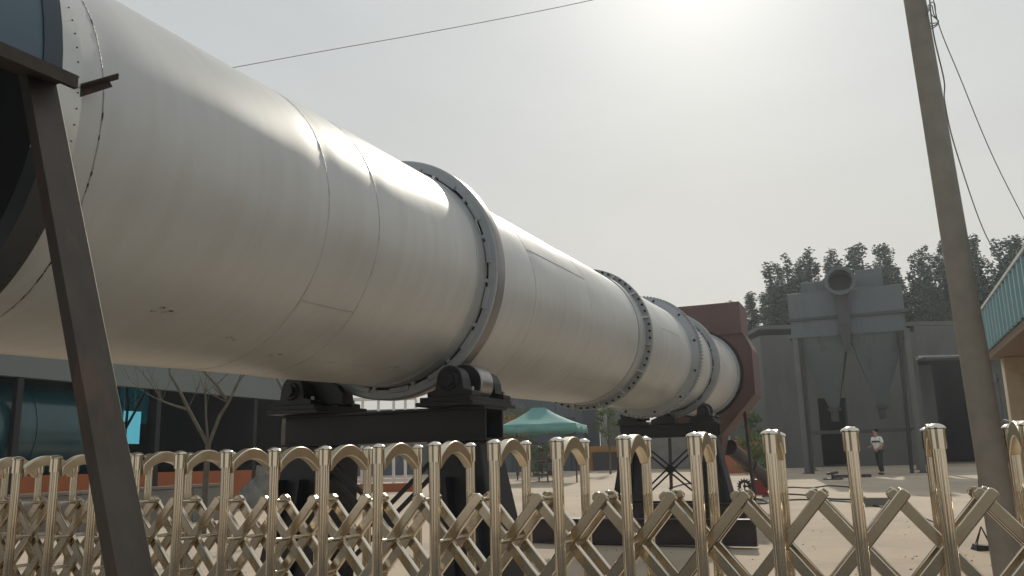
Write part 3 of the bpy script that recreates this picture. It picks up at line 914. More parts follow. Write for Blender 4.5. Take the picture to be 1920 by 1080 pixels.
for dx, z in ((0.5, ZP), (0.0, ZP - HS), (0.5, ZP - 2 * HS)):
    src = None
    for i in IDX:
        if src is None:
            mb = MB(GATE); mb.tube([(0, 0.080 if dx else 0.01, z), (0, 0.262 if dx else DP - 0.01, z)], 0.0075, 10);
            src = mb.build('pivot_pin', M['gate_cap'], gate, smooth=40)
            src.location = src.location + GD * ((i + dx) * SP); x_first = (i + dx) * SP
        else:
            piece(src, 'pivot_pin', gate, GD * ((i + dx) * SP - x_first))

# ------------------------------------------------------------------ utility pole and wires
pb = at(1888, 1040, 8.2); ptp = at(1715, 0, 8.2)
d = (ptp - pb) / (ptp.z - pb.z)
bot = pb + d * (gz(8.2) - 0.02 - pb.z); top = pb + d * (9.2 - pb.z)
th = thing('utility_pole', 'tall concrete utility pole rising at the right edge behind the gate', 'pole', (bot.x, bot.y, gz(8.2)))
def rad(z): return 0.140 - (z - 0.55) * (0.140 - 0.106) / 5.65
mb = MB(); mb.tube([bot.lerp(top, k / 8) for k in range(9)], [rad(bot.lerp(top, k / 8).z) for k in range(9)], 32); shaft = mb.build('shaft', M['concrete'], th, smooth=50)
p = at(1738, 25, 8.2)
mb = MB()
for k in range(3):
    c_ = at(1746 + k, 36 - 4 * k, 8.12 + 0.03 * k)
    r = 0.105 + 0.008 * k
    mb.tube([c_ + Vector((r * 0.55 * math.cos(R_(a)), 0.05 * math.sin(R_(a * 2 + 40 * k)), r * math.sin(R_(a)))) for a in range(0, 361, 20)], 0.006, 6, cap=False)
tag(mb.build('wire_coil', M['wire_grey'], None, smooth=50), 'coil of grey wire hung on the top of the concrete pole', 'wire coil')
def wire(pts, r, label, name='overhead_cable', m='wire_grey', cat='cable'):
    P = [Vector(p) for p in pts]; Q = []
    for i in range(len(P) - 1):
        p0, p1, p2, p3 = P[max(i - 1, 0)], P[i], P[i + 1], P[min(i + 2, len(P) - 1)]
        for k in range(8):
            t = k / 8
            Q.append(0.5 * ((2 * p1) + (p2 - p0) * t + (2 * p0 - 5 * p1 + 4 * p2 - p3) * t * t + (3 * p1 - p0 - 3 * p2 + p3) * t ** 3))
    Q.append(P[-1])
    mb = MB(); mb.tube(Q, r, 6)
    return tag(mb.build(name, M[m], None, smooth=50), label, cat)
wire([at(1740, -60, 8.1), at(1748, 50, 8.1), at(1770, 150, 8.6), at(1772, 195, 9), at(1795, 290, 10), at(1848, 440, 13), at(1900, 525, 14.2)], 0.008, 'thicker grey cable dropping close along the pole to the teal roof')
wire([at(1745, -60, 8.1), at(1757, 35, 8.1), at(1800, 145, 8.6), at(1860, 290, 9.2), at(1925, 420, 10)], 0.0055, 'thin wire slanting away from the pole coil to the right')
wire([at(425, 129, 22), at(600, 97, 22), at(780, 65, 22), at(960, 31, 22), at(1110, 0, 22), at(1300, -45, 22)], 0.011, 'thin dark wire crossing the open sky above the drum')
a_ = at(1800, 470, 12.5); 
wire([at(1810, 560, 17.5), at(1820, 690, 17.5), at(1832, 850, 17.5), at(1838, 925, 17.5)], 0.028, 'black hose hanging upright just left of the concrete pole', 'hose', 'cable', 'hose')
p = gnd(1845, 1031)
th = thing('cable_reel_stand', 'small black wire stand tangled with cable at the pole foot', 'stand', p)
mb = MB()
for a in range(4):
    q = p + Vector((0.13 * math.cos(a * 1.57 + 0.4), 0.13 * math.sin(a * 1.57 + 0.4), 0.05)); mb.tube([q, p + Vector((0, 0, 0.30))], 0.008, 6)
mb.build('wire_frame', M['cable'], th)
mb = MB(); mb.hexa([p + Vector(v) for v in ((-0.15, -0.1, 0.002), (0.15, -0.1, 0.002), (0.13, 0.1, 0.002), (-0.13, 0.1, 0.002))], [p + Vector(v) for v in ((-0.12, -0.07, 0.07), (0.12, -0.09, 0.05), (0.1, 0.08, 0.06), (-0.1, 0.08, 0.08))]); mb.build('base', M['ibeam'], th)

# ------------------------------------------------------------------ dust collector
BO = Vector((11.72, 35.45, gz(35.4)))
T = yard((BO.x, BO.y, 0))
g = BO.z
th = thing('dust_collector', 'big grey steel dust collector with two hoppers on tall legs', 'dust collector', BO)
WC, DC = 4.45, 3.2
mb = MB(T); mb.box((0, 0, 7.18), (WC, DC, 8.25)); mb.build('casing', M['collector'], th, bevel=0.015)
mb = MB(T); mb.box((-0.08, -0.08, 7.06), (WC + 0.08, DC + 0.08, 7.175)); mb.build('ledge_band', M['collector_dk'], th)
mb = MB(T); mb.box((-0.08, -0.08, 6.35), (WC + 0.10, DC + 0.08, 6.42))
mb.box((0.02, 0.02, 6.42), (WC - 0.02, DC - 0.02, 7.058)); mb.build('lower_casing', M['collector'], th)
for xa, xb, xc in ((0.06, 2.19, 1.36), (2.26, WC - 0.06, 3.24)):
    mb = MB(T)
    mb.hexa([(xc - 0.18, DC / 2 - 0.18, 3.45), (xc + 0.18, DC / 2 - 0.18, 3.45), (xc + 0.18, DC / 2 + 0.18, 3.45), (xc - 0.18, DC / 2 + 0.18, 3.45)],
            [(xa, 0.04, 6.348), (xb, 0.04, 6.348), (xb, DC - 0.04, 6.348), (xa, DC - 0.04, 6.348)])
    hp = mb.build('hopper', M['collector'], th)
    mb = MB(T); mb.box((xc - 0.26, DC / 2 - 0.26, 3.36), (xc + 0.26, DC / 2 + 0.26, 3.445)); mb.build('outlet_flange', M['collector_dk'], hp)
    mb = MB(T); mb.tube([(xc, DC / 2, 2.9), (xc, DC / 2, 3.36)], 0.16, 16); mb.build('outlet_valve', M['collector_dk'], hp, smooth=40)
for x in (0.06, WC - 0.02):
    for y in (0.06, DC - 0.06):
        mb = MB(T)
        b = 0.11
        xx = x + (0.10 if x < 1 else -0.0)
        gl = gz((BO + E1 * xx + E2 * y).y)
        mb.box((xx - b, y - b, gl), (xx + b, y - b + 0.02, 6.345)); mb.box((xx - b, y + b - 0.02, gl), (xx + b, y + b, 6.345)); mb.box((xx - 0.01, y - b + 0.02, gl), (xx + 0.01, y + b - 0.02, 6.345))
        lg = mb.build('leg', M['collector_leg'], th)
        mb = MB(T); mb.box((xx - 0.2, y - 0.2, gl), (xx + 0.2, y + 0.2, gl + 0.025)); mb.build('base_plate', M['collector_dk'], lg)
for y in (0.06, DC - 0.06):
    mb = MB(T); mb.bar((0.16, y, 2.45), (WC - 0.02, y, 2.45), 0.08, 0.08); mb.build('tie_bar', M['collector_dk'], th)
mb = MB(T); mb.box((0.55, 0.5, 8.252), (1.65, DC - 0.4, 8.78)); mb.build('roof_box', M['collector'], th, bevel=0.012)
mb = MB(T); mb.box((2.75, 0.5, 8.252), (3.80, DC - 0.4, 9.10)); mb.build('roof_box', M['collector'], th, bevel=0.012)
mb = MB(T); mb.lathe([(0.47, -0.55), (0.53, -0.55), (0.53, 0.9), (0.47, 0.9)], 40, close=True, o=(2.16, 0, 8.52)); dct = mb.build('inlet_duct', M['collector'], th, smooth=30)
mb = MB(T); mb.lathe([(0.47, -0.60), (0.60, -0.60), (0.60, -0.56), (0.47, -0.56)], 40, close=True, o=(2.16, 0, 8.52)); mb.build('duct_flange', M['collector'], dct, smooth=30)
mb = MB(T); mb.lathe([(0.001, 0.6), (0.468, 0.6)], 40, o=(2.16, 0, 8.52)); mb.build('duct_damper', M['collector_dk'], dct)
mb = MB(T); mb.box((1.93, -0.32, 6.75), (2.40, -0.082, 7.98)); mb.build('downpipe_box', M['collector_dk'], th, bevel=0.01)
mb = MB(T); mb.hexa([(2.05, -0.20, 5.6), (2.30, -0.20, 5.6), (2.30, -0.05, 5.6), (2.05, -0.05, 5.6)], [(1.93, -0.32, 6.748), (2.40, -0.32, 6.748), (2.40, -0.082, 6.748), (1.93, -0.082, 6.748)]); mb.build('downpipe_cone', M['collector_dk'], th)
mb = MB(T); mb.tube([(0.36, -0.05, gz(35.3)), (0.36, -0.05, 6.3)], 0.075, 12); mb.build('dark_pipe', M['cable'], th, smooth=50)
mb = MB(T); mb.tube([(WC - 0.42, -0.05, gz(33.5)), (WC - 0.30, -0.05, 6.3)], 0.075, 12); mb.build('dark_pipe', M['cable'], th, smooth=50)
# ------------------------------------------------------------------ grey workshop behind the collector
YB = 42.0
gb = gz(YB)
th = thing('workshop', 'low grey workshop with dark open doorway behind the dust collector', 'building', (16, YB, gb))
def bbox(name, m, x0, x1, y0, y1, z0, z1, parent=th, bevel=0):
    mb = MB(); mb.box((x0, y0, z0), (x1, y1, z1)); return mb.build(name, m, parent, bevel=bevel)
bbox('wall', M['bwall'], 12.35, 14.9, YB, YB + 0.3, gb, 7.45)
bbox('wall', M['bwall'], 16.3, 20.05, YB, YB + 0.3, gb, 7.45)
bbox('wall', M['bwall'], 14.902, 16.298, YB + 0.02, YB + 0.3, 4.3, 7.44)
bbox('wall', M['bwall'], 20.052, 23.4, YB - 0.02, YB + 0.3, 6.0, 7.72)
bbox('wall', M['bwall'], 23.402, 40.0, YB, YB + 0.3, gb, 7.74)
bbox('wall', M['bwall'], 12.35, 12.65, YB + 0.302, YB + 9, gb, 7.45)
bbox('door_lintel', M['bwall'], 14.85, 16.35, YB - 0.03, YB - 0.001, 4.25, 4.4)
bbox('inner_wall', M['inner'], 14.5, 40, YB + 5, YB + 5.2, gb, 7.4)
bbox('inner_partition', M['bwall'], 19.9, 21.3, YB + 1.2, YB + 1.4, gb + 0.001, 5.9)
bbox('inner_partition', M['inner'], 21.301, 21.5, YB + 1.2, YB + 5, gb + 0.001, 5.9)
bbox('roof', M['bwall'], 12.3, 40, YB + 0.0, YB + 9.2, 7.75, 7.95)
bbox('eave', M['eave'], 19.95, 24.2, YB - 0.35, YB - 0.021, 6.02, 6.20)
bbox('canopy', M['bwall'], 19.95, 24.2, YB - 1.0, YB - 0.351, 5.98, 6.06)

# ------------------------------------------------------------------ right shed with teal corrugated fascia
fe = at(1843, 625, 14.5)
T = yard((fe.x, fe.y, 0))
g = gz(14.5)
th = thing('roadside_shed', 'shed at the right edge with teal corrugated fascia and cream pillar', 'shed', (fe.x, fe.y, g))
ztop, zbot = 3.82, 3.15
pw = 0.36
for k in range(24):
    y1 = -k * pw; y0 = y1 - pw + 0.004
    mb = MB(T)
    prof = [(0.0, y0)]
    seq = [(0, 0), (0.10, 0), (0.13, -0.035), (0.20, -0.035), (0.23, 0), (0.33, 0), (pw - 0.004, 0.0)]
    vs = []
    for f_, x in seq:
        vs += [(x, y1 - f_, zbot), (x, y1 - f_, ztop), (x + 0.012, y1 - f_, zbot), (x + 0.012, y1 - f_, ztop)]
    fs = []
    for q in range(len(seq) - 1):
        a, b = q * 4, q * 4 + 4
        fs += [(a, b, b + 1, a + 1), (a + 2, a + 3, b + 3, b + 2), (a, a + 2, b + 2, b), (a + 1, b + 1, b + 3, a + 3)]
    fs += [(0, 1, 3, 2), (4 * len(seq) - 4, 4 * len(seq) - 2, 4 * len(seq) - 1, 4 * len(seq) - 3)]
    mb.add(vs, fs)
    mb.build('fascia_sheet', M['fascia'], th)
mb = MB(T); mb.box((-0.045, -24 * pw, ztop + 0.001), (0.16, 0.03, ztop + 0.045)); mb.build('ridge_trim', M['trim'], th)
mb = MB(T); mb.box((0.02, -24 * pw, zbot - 0.12), (3.5, 0.0, zbot - 0.0005)); mb.build('soffit', M['soffit'], th)
mb = MB(T); mb.box((0.013, 0.0, zbot), (3.5, 0.03, ztop)); mb.build('gable_sheet', M['fascia'], th)
mb = MB(T); mb.hexa([(0.03, -24 * pw, ztop - 0.04), (3.5, -24 * pw, ztop + 0.2), (3.5, -0.03, ztop + 0.2), (0.03, -0.03, ztop - 0.04)], [(0.03, -24 * pw, ztop), (3.5, -24 * pw, ztop + 0.24), (3.5, -0.03, ztop + 0.24), (0.03, -0.03, ztop)]); mb.build('roof', M['fascia'], th)
mb = MB(T); mb.box((0.20, -0.36, g - 0.05), (0.53, -0.03, zbot - 0.121)); mb.build('pillar', M['cream'], th, bevel=0.01)
mb = MB(T); mb.box((0.95, -24 * pw, g - 0.3), (1.15, -0.6, zbot - 0.121)); mb.build('back_wall', M['brown'], th)
p = at(1868, 708, 15.2)
mb = MB(yard(p)); mb.box((-0.02, -0.05, -0.07), (0.05, 0.05, 0.08)); mb.lathe([(0.001, -0.09), (0.03, -0.085), (0.03, -0.051)], 16, o=(0.02, 0, 0)); mb.bar((0.02, 0, -0.07), (0.02, 0, -0.75), 0.025, 0.025)
mb.bar((0.02, 0, -0.75), (0.02, -0.66, -0.8), 0.03, 0.03)
mb.build('wall_lamp', M['collector'], th)

# ------------------------------------------------------------------ poplars
def leaves(n, fn, size, seed):
    r = random.Random(seed)
    vs, fs = [], []
    for _ in range(n):
        p = fn(r)
        a = r.uniform(0, 2 * math.pi); tl = r.uniform(-1.2, 1.2)
        d = Vector((math.cos(a) * math.cos(tl), math.sin(a) * math.cos(tl), math.sin(tl)))
        s_ = d.cross(Vector((r.uniform(-1, 1), r.uniform(-1, 1), r.uniform(-1, 1)))).normalized()
        k = size * r.uniform(0.6, 1.4)
        o = len(vs)
        vs += [p - d * k * 0.5, p + s_ * k * 0.38, p + d * k * 0.6, p - s_ * k * 0.38]
        fs.append((o, o + 1, o + 2, o + 3))
    return vs, fs
def poplar(variant):
    r = random.Random(100 + variant)
    H = 14.2
    plumes = []
    for _ in range(6 + variant % 2):
        a = r.uniform(0, 6.28); q = r.uniform(0.1, 0.75)
        zt = H - r.uniform(0, 3.4) * (0.35 + q)
        plumes.append((q * math.cos(a), q * math.sin(a), r.uniform(1.5, 5), zt, r.uniform(0.42, 0.68)))
    plumes.append((0, 0, 2.0, H, 0.6))
    clumps = []
    for (x, y, z0, z1, rad_) in plumes:
        k = int((z1 - z0) * 3.6)
        for j in range(k):
            f_ = (j + 0.5) / k
            z = z0 + (z1 - z0) * f_
            rr = rad_ * (0.45 + 0.55 * math.sin(math.pi * min(1, f_ * 0.8 + 0.15))) * (1 - 0.55 * max(0, f_ - 0.65) / 0.35)
            a = r.uniform(0, 6.28)
            if r.random() < 0.10: continue
            clumps.append((x * (1 + 0.15 * f_) + 0.5 * rr * math.cos(a), y + 0.5 * rr * math.sin(a), z, max(0.17, rr * r.uniform(0.5, 0.85))))
    wts = [c_[3] ** 1.8 for c_ in clumps]
    cum = []
    tot = 0
    for q_ in wts:
        tot += q_; cum.append(tot)
    import bisect
    def pick(q): return clumps[min(len(clumps) - 1, bisect.bisect(cum, q.random() * tot))]
    def fn(q):
        c_ = pick(q)
        v = Vector((q.gauss(0, 1), q.gauss(0, 1), q.gauss(0, 1))).normalized() * (q.random() ** 0.45) * c_[3]
        return Vector((c_[0] + v.x, c_[1] + v.y, c_[2] + v.z * 1.9))
    vs, fs = leaves(30000, fn, 0.11, variant)
    root = thing('poplar_tree', 'poplar', 'tree', (0, 0, 0), 'row of poplars behind the workshop')
    mb = MB(); mb.v = vs; mb.f = fs
    me = bpy.data.meshes.new('crown'); me.from_pydata(vs, [], fs); me.materials.append(M['leaf_poplar'])
    o = bpy.data.objects.new('crown', me); C.objects.link(o); o.parent = root
    mb = MB(); mb.tube([(0, 0, 0), (0.05, 0, 4), (0, 0.05, 9), (0, 0, 13.2)], [0.2, 0.15, 0.09, 0.02], 8)
    for (x, y, z0, z1, rad_) in plumes[:-1]:
        mb.tube([(0, 0, max(1.0, z0 - 1)), (x * 0.7, y * 0.7, z0 + 0.8), (x, y, z1 - 0.8)], [0.07, 0.05, 0.015], 6)
    mb.build('trunk', M['bark'], root, smooth=50)
    return root
POP = [(1408, 545, 52.5, 'poplar leaning out at the left end of the row beside the maroon hood', 0.9), (1440, 490, 54, 'slim poplar second from the left end of the row', 1.0),
       (1472, 474, 56, 'poplar with a notched top left of the dust collector', 0.95), (1515, 464, 54, 'pointed poplar just above the left end of the dust collector', 1.0),
       (1562, 463, 55, 'poplar rising behind the round duct of the dust collector', 1.0), (1612, 452, 54, 'tallest poplar standing behind the middle of the dust collector', 1.05),
       (1655, 454, 55.5, 'poplar rising behind the taller roof box of the dust collector', 1.0), (1680, 505, 54, 'short poplar at the gap right of the dust collector', 0.7),
       (1728, 458, 54, 'poplar standing alone between the dust collector and the concrete pole', 0.85), (1762, 450, 55, 'poplar half hidden by the left edge of the concrete pole', 1.0),
       (1826, 436, 54, 'ragged topped poplar showing just right of the concrete pole', 0.9), (1868, 446, 55, 'poplar above the far corner of the teal shed roof', 1.05),
       (1905, 438, 54, 'poplar at the right end of the row over the teal roof', 1.0)]
variants = [poplar(v) for v in range(4)]
used = set()
for k, (px, py, y, lab, sc) in enumerate(POP):
    v = (k * 3 + k // 4) % 4
    src = variants[v]
    if v in used:
        root = src.copy(); C.objects.link(root)
        for ch in list(src.children):
            c_ = ch.copy(); C.objects.link(c_); c_.parent = root
    else:
        root = src; used.add(v)
    p = at(px, py, y)
    g = gz(y)
    root.location = (p.x, y, g)
    s_ = (p.z - g) / 14.4
    root.scale = (sc * 1.95, sc * 1.95, s_)
    root.rotation_euler = (0, 0, rnd.uniform(0, 6.28))
    root['label'] = lab

# ------------------------------------------------------------------ bushes and small trees
def bush(loc, h, wd, n, label, seed, stem=0.3, size=0.09, cat='bush', name='bush'):
    loc = Vector(loc)
    root = thing(name, label, cat, loc)
    r = random.Random(seed)
    cl = [(r.uniform(-0.38, 0.38) * wd, r.uniform(-0.38, 0.38) * wd, h * (stem + (1 - stem) * r.random() ** 0.9), r.uniform(0.12, 0.22) * wd) for _ in range(16)]
    def fn(q):
        c_ = q.choice(cl)
        v = Vector((q.gauss(0, 1), q.gauss(0, 1), q.gauss(0, 1))).normalized() * q.random() ** 0.4 * c_[3]
        return loc + Vector(c_[:3]) + v
    vs, fs = leaves(n, fn, size, seed)
    mb = MB(); mb.v = vs; mb.f = fs
    me = bpy.data.meshes.new('foliage'); me.from_pydata([v - loc for v in vs], [], fs); me.materials.append(M['leaf_bush'])
    o = bpy.data.objects.new('foliage', me); C.objects.link(o); o.parent = root
    mb = MB()
    mb.tube([loc, loc + Vector((0.02, 0, h * stem)), loc + Vector((0, 0, h * 0.75))], [0.03 * wd + 0.012, 0.022 * wd + 0.01, 0.008], 8)
    for c_ in cl[::2]:
        mb.tube([loc + Vector((0, 0, h * stem * 0.8)), loc + Vector((c_[0] * 0.6, c_[1] * 0.6, (h * stem + c_[2]) / 2)), loc + Vector(c_[:3])], [0.016, 0.011, 0.005], 6)
    mb.build('stem', M['bark'], root, smooth=50)
    return root
def on(px, y): 
    p = at(px, 850, y); return (p.x, p.y, gz(p.y))
bush(on(1410, 34.5), 2.55, 1.0, 900, 'small leafy tree showing in the gap right of the maroon hood', 3, stem=0.62, cat='tree', name='small_tree')
bush(on(1418, 31), 1.5, 1.5, 1500, 'low green bushes growing behind the conveyor', 4, stem=0.1)
bush(on(1436, 28), 0.85, 0.6, 500, 'small potted looking shrub beside the collector leg', 5, stem=0.15)
bush(on(1143, 40), 3.1, 1.2, 900, 'thin greyish tree against the white wall behind the far pier', 6, stem=0.45, cat='tree', name='small_tree')
bush(on(970, 41), 4.3, 2.2, 1500, 'leafy tree top peeping under the drum beside the near pier', 8, stem=0.4, cat='tree', name='small_tree')
bush(on(1015, 38), 1.7, 1.3, 900, 'green bush standing in the shade behind the tent', 9, stem=0.15)

# ------------------------------------------------------------------ far walls and buildings
def slab(name, m, px0, px1, y, z0, z1, label, cat, dpt=0.3, dz=0):
    x0 = at(px0, 850, y).x; x1 = at(px1, 850, y).x
    mb = MB(); mb.box((x0, y, z0), (x1, y + dpt, z1)); q = mb.build(name, m)
    return tag(q, label, cat)
gf = gz(46)
x0, x1 = at(880, 850, 47).x, at(1127, 850, 47).x
th = thing('factory_hall', 'blue grey factory hall with dark door behind the green tent', 'building', ((x0 + x1) / 2, 47, gf))
nP = 9
for k in range(nP):
    a = x0 + (x1 - x0) * k / nP; b = x0 + (x1 - x0) * (k + 1) / nP - 0.03
    mb = MB(); mb.box((a, 47 + (0.0 if k % 2 else 0.02), gf), (b, 47.25, 7.0)); mb.build('wall_panel', M['bluewall'], th)
mb = MB(); mb.box((x0, 47.25, gf), (x1, 55, 7.0)); mb.build('hall_body', M['bluewall'], th)
mb = MB(); mb.box((at(1096, 850, 46.9).x, 46.86, gf + 0.01), (at(1126, 850, 46.9).x, 46.998, 4.4)); mb.build('door', M['bluedoor'], th)
for px in (1030, 1062):
    mb = MB(); xw = at(px, 850, 46.9).x; mb.box((xw, 46.9, 3.0), (xw + 0.55, 46.998, 3.9)); f_ = mb.build('window', M['bluedoor'], th)
slab('white_wall', M['whitewall'], 1128, 1142, 48, gf, 5.2, 'narrow strip of white wall between the factory hall and far pier', 'wall')
slab('grey_wall', M['bwall'], 1142.5, 1175, 47, gf, 4.8, 'grey wall just left of the far pier top', 'wall')
slab('ochre_wall', M['ochre'], 1086, 1160, 45.2, gf, gf + 1.25, 'low ochre orange wall at the foot of the factory hall', 'wall')
slab('orange_panel', M['orange'], 930, 990, 46.2, 2.9, 4.05, 'orange red panel on the hall left of the green tent', 'panel', 0.25)
slab('orange_wall', M['orange'], 1350, 1425, 37.5, gz(37), 2.25, 'low orange wall in the gap right of the maroon hood', 'wall')
slab('pale_wall', M['pinkwall'], 1255, 1500, 49.5, gf, 5.0, 'pale plastered wall in the gap under the maroon hood', 'wall')
slab('grey_screen_wall', M['greycon'], 1175, 1345, 44, gf, 3.4, 'grey concrete wall seen between the legs of the far pier', 'wall')
slab('back_wall', M['bluewall'], 640, 879, 47.5, gf, 4.6, 'grey blue wall seen past the white frames under the drum', 'wall')
p = gnd(1142, 882)
mb = MB(); mb.box((p.x - 0.8, p.y, p.z), (p.x + 0.6, p.y + 0.6, p.z + 0.9)); mb.box((p.x - 0.84, p.y - 0.04, p.z + 0.901), (p.x + 0.64, p.y + 0.64, p.z + 0.94))
tag(mb.build('crate', M['ibeam'], bevel=0.01), 'dark box with a flat lid by the ochre wall', 'box')

# ------------------------------------------------------------------ green pop up tent with racks
p0 = at(1022, 850, 34.6)
g = gz(34.6)
th = thing('gazebo_tent', 'green cloth pop up gazebo tent in the yard under the drum', 'tent', (p0.x, 34.6, g))
hx, hy, ze, zr = 1.52, 1.3, g + 2.18, g + 2.92
mb = MB(); T = frame(Vector((p0.x, 34.6, 0)), Vector((0.97, -0.24, 0)).normalized(), Vector((0.24, 0.97, 0)).normalized(), Vector((0, 0, 1)))
mb = MB(T)
nu, nv = 24, 24
vs = []
rx = 0.32
for j in range(nv + 1):
    for i in range(nu + 1):
        u_, v_ = -1 + 2 * i / nu, -1 + 2 * j / nv
        f_ = max(max(0, abs(u_) * hx - rx + 0.0) / (hx - rx), abs(v_))
        # cloth sags between ridge and eaves
        z = zr - (zr - ze) * (f_ ** 0.72)
        ed = max(abs(u_), abs(v_))
        if ed > 0.95: z += 0.05 * math.cos(6 * u_) * math.cos(6 * v_) - 0.02
        vs.append((u_ * hx + (-0.28 if True else 0) * (1 - ed), v_ * hy, z))
fs = [(j * (nu + 1) + i, j * (nu + 1) + i + 1, (j + 1) * (nu + 1) + i + 1, (j + 1) * (nu + 1) + i) for j in range(nv) for i in range(nu)]
mb.add(vs, fs)
roof = mb.build('roof_cloth', M['tent'], th, smooth=25)
so_ = roof.modifiers.new('thick', 'SOLIDIFY'); so_.thickness = 0.012
mb = MB(T)
vs = []; fs = []
per = [(-1 + 2 * i / 20, -1) for i in range(20)] + [(1, -1 + 2 * i / 20) for i in range(20)] + [(1 - 2 * i / 20, 1) for i in range(20)] + [(-1, 1 - 2 * i / 20) for i in range(20)]
for k, (u_, v_) in enumerate(per):
    w_ = 0.02 * math.sin(k * 1.3)
    vs += [(u_ * (hx + 0.005), v_ * (hy + 0.005), ze - 0.02 + 0.05 * math.cos(6 * u_) * math.cos(6 * v_)), (u_ * (hx + 0.02 + w_), v_ * (hy + 0.02 + w_), ze - 0.30 + 0.02 * math.sin(k * 0.9))]
n = len(per)
fs = [(2 * k, 2 * ((k + 1) % n), 2 * ((k + 1) % n) + 1, 2 * k + 1) for k in range(n)]
mb.add(vs, fs)
vl = mb.build('valance', M['tent'], th, smooth=50)
so_ = vl.modifiers.new('thick', 'SOLIDIFY'); so_.thickness = 0.01
for sx_ in (-1, 1):
    for sy_ in (-1, 1):
        mb = MB(T); mb.bar((sx_ * (hx - 0.05), sy_ * (hy - 0.05), gz(34.6 + sy_ * 1.2) - 0.02), (sx_ * (hx - 0.05), sy_ * (hy - 0.05), ze - 0.03), 0.05, 0.05, (0, 1, 0)); mb.build('leg', M['ibeam'], th)
# metal racks under the tent
def rack(px, y, wd, hh, label, seed):
    r = random.Random(seed)
    p = at(px, 850, y); g = gz(y)
    th = thing('metal_rack', label, 'rack', (p.x, y, g), 'racks under the tent')
    for x in (-wd / 2, wd / 2):
        for yy in (-0.25, 0.25):
            mb = MB(); mb.bar((p.x + x, y + yy, g), (p.x + x, y + yy, g + hh), 0.04, 0.04, (0, 1, 0)); mb.build('leg', M['brownwood'], th)
    for k in range(3):
        z = g + 0.2 + (hh - 0.25) * k / 2
        mb = MB(); mb.box((p.x - wd / 2, y - 0.27, z), (p.x + wd / 2, y + 0.27, z + 0.03)); sh = mb.build('shelf', M['greycon'], th)
        for q in range(3):
            x = p.x - wd / 2 + (q + 0.5) * wd / 3
            mb = MB(); mb.box((x - r.uniform(0.08, 0.15), y - 0.2, z + 0.031), (x + r.uniform(0.08, 0.15), y + 0.15, z + 0.031 + r.uniform(0.05, 0.22))); tag(mb.build('tool_box', M['brownwood']), 'small dark box on the racks under the green tent', 'box', 'boxes on the racks')
rack(1003, 34.2, 0.95, 1.45, 'brown metal rack with three shelves left under the tent', 1)
rack(1028, 34.9, 0.8, 1.2, 'lower brown metal rack right under the tent', 2)

# ------------------------------------------------------------------ white frame shelter behind near pier
y = 30.5
xa, xb = at(560, 850, y).x, at(781, 850, y).x
g = gz(y)
ztp = at(720, 748, y).z
th = thing('white_frame_shelter', 'white steel frame with thin cross braces behind the near pier', 'frame', ((xa + xb) / 2, y, g))
pxs = [565, 602, 640, 679, 709, 738, 760, 780]
for px in pxs:
    x = at(px, 850, y).x
    mb = MB(); mb.bar((x, y, g), (x, y, ztp - 0.06), 0.09, 0.09, (0, 1, 0)); mb.build('post', M['white'], th)
mb = MB(); mb.bar((xa, y, ztp), (xb, y, ztp), 0.12, 0.11); mb.build('top_rail', M['white'], th)
mb = MB(); mb.bar((xa, y, g + 0.35), (xb, y, g + 0.35), 0.05, 0.12); mb.build('bottom_rail', M['white'], th)
for k in range(len(pxs) - 1):
    x0, x1 = at(pxs[k], 850, y).x, at(pxs[k + 1], 850, y).x
    mb = MB(); mb.bar((x0, y + 0.07, g + 0.5), (x1, y + 0.07, ztp - 0.3), 0.02, 0.02); mb.bar((x1, y + 0.10, g + 0.5), (x0, y + 0.10, ztp - 0.3), 0.02, 0.02); mb.build('cross_brace', M['wire_grey'], th)
slab('low_pink_wall', M['orange'], 600, 790, 29.6, gz(29.6), gz(29.6) + 0.28, 'low brick red kerb wall under the white frame', 'kerb')

# ------------------------------------------------------------------ left open shed
A = at(0, 703, 20)
T = yard((A.x, A.y, 0))
zf = A.z
th = thing('open_shed', 'long dark open shed with grey fascia and teal back windows on the left', 'shed', (A.x, A.y, gz(20)))
mb = MB(T); mb.box((-0.25, -9, zf), (0.0, 12.6, zf + 2.4)); mb.build('fascia', M['fasciagrey'], th)
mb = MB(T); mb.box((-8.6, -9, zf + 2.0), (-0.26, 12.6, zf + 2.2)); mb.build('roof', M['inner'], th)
for y in (-4.0, 0.6, 5.0, 9.2, 12.4):
    mb = MB(T); mb.bar((-0.13, y, 0.3), (-0.13, y, zf - 0.001), 0.16, 0.16, (0, 1, 0)); mb.build('post', M['navy'], th)
# orange dado along the front in bays
for k, (y0, y1) in enumerate(((-9, -4.1), (-3.9, 0.5), (0.7, 4.9), (5.1, 9.1), (9.3, 12.3))):
    mb = MB(T); mb.box((-0.22, y0, 0.2), (-0.04, y1, 1.49)); mb.build('dado_wall', M['orange'], th)
XB = -8.4
def back_s(px, py):
    """where the view through (px, py) meets the back wall: (along, height)"""
    d = ray(px, py); o = Vector((A.x, A.y, 0)) + E1 * XB
    s_ = (o - CAM).dot(E1) / d.dot(E1)
    X = CAM + d * s_
    return (X - o).dot(E2), X.z
w0, wz0 = back_s(229, 832); w1, wz1 = back_s(266, 772)
gl_l = back_s(-160, 770)[0]; gl_r = back_s(352, 770)[0]
gzb = back_s(150, 790)[1]
mb = MB(T)
def wallpart(y0, y1, z0, z1, name='back_wall', m='inner', x0=XB - 0.045, x1=XB):
    mb = MB(T); mb.box((x0, y0, z0), (x1, y1, z1)); return mb.build(name, M[m], th)
wallpart(-16, w0, 0.2, gzb); wallpart(w1, 22, 0.2, wz0); wallpart(w0 + 0.001, w1 - 0.001, 0.2, wz0)
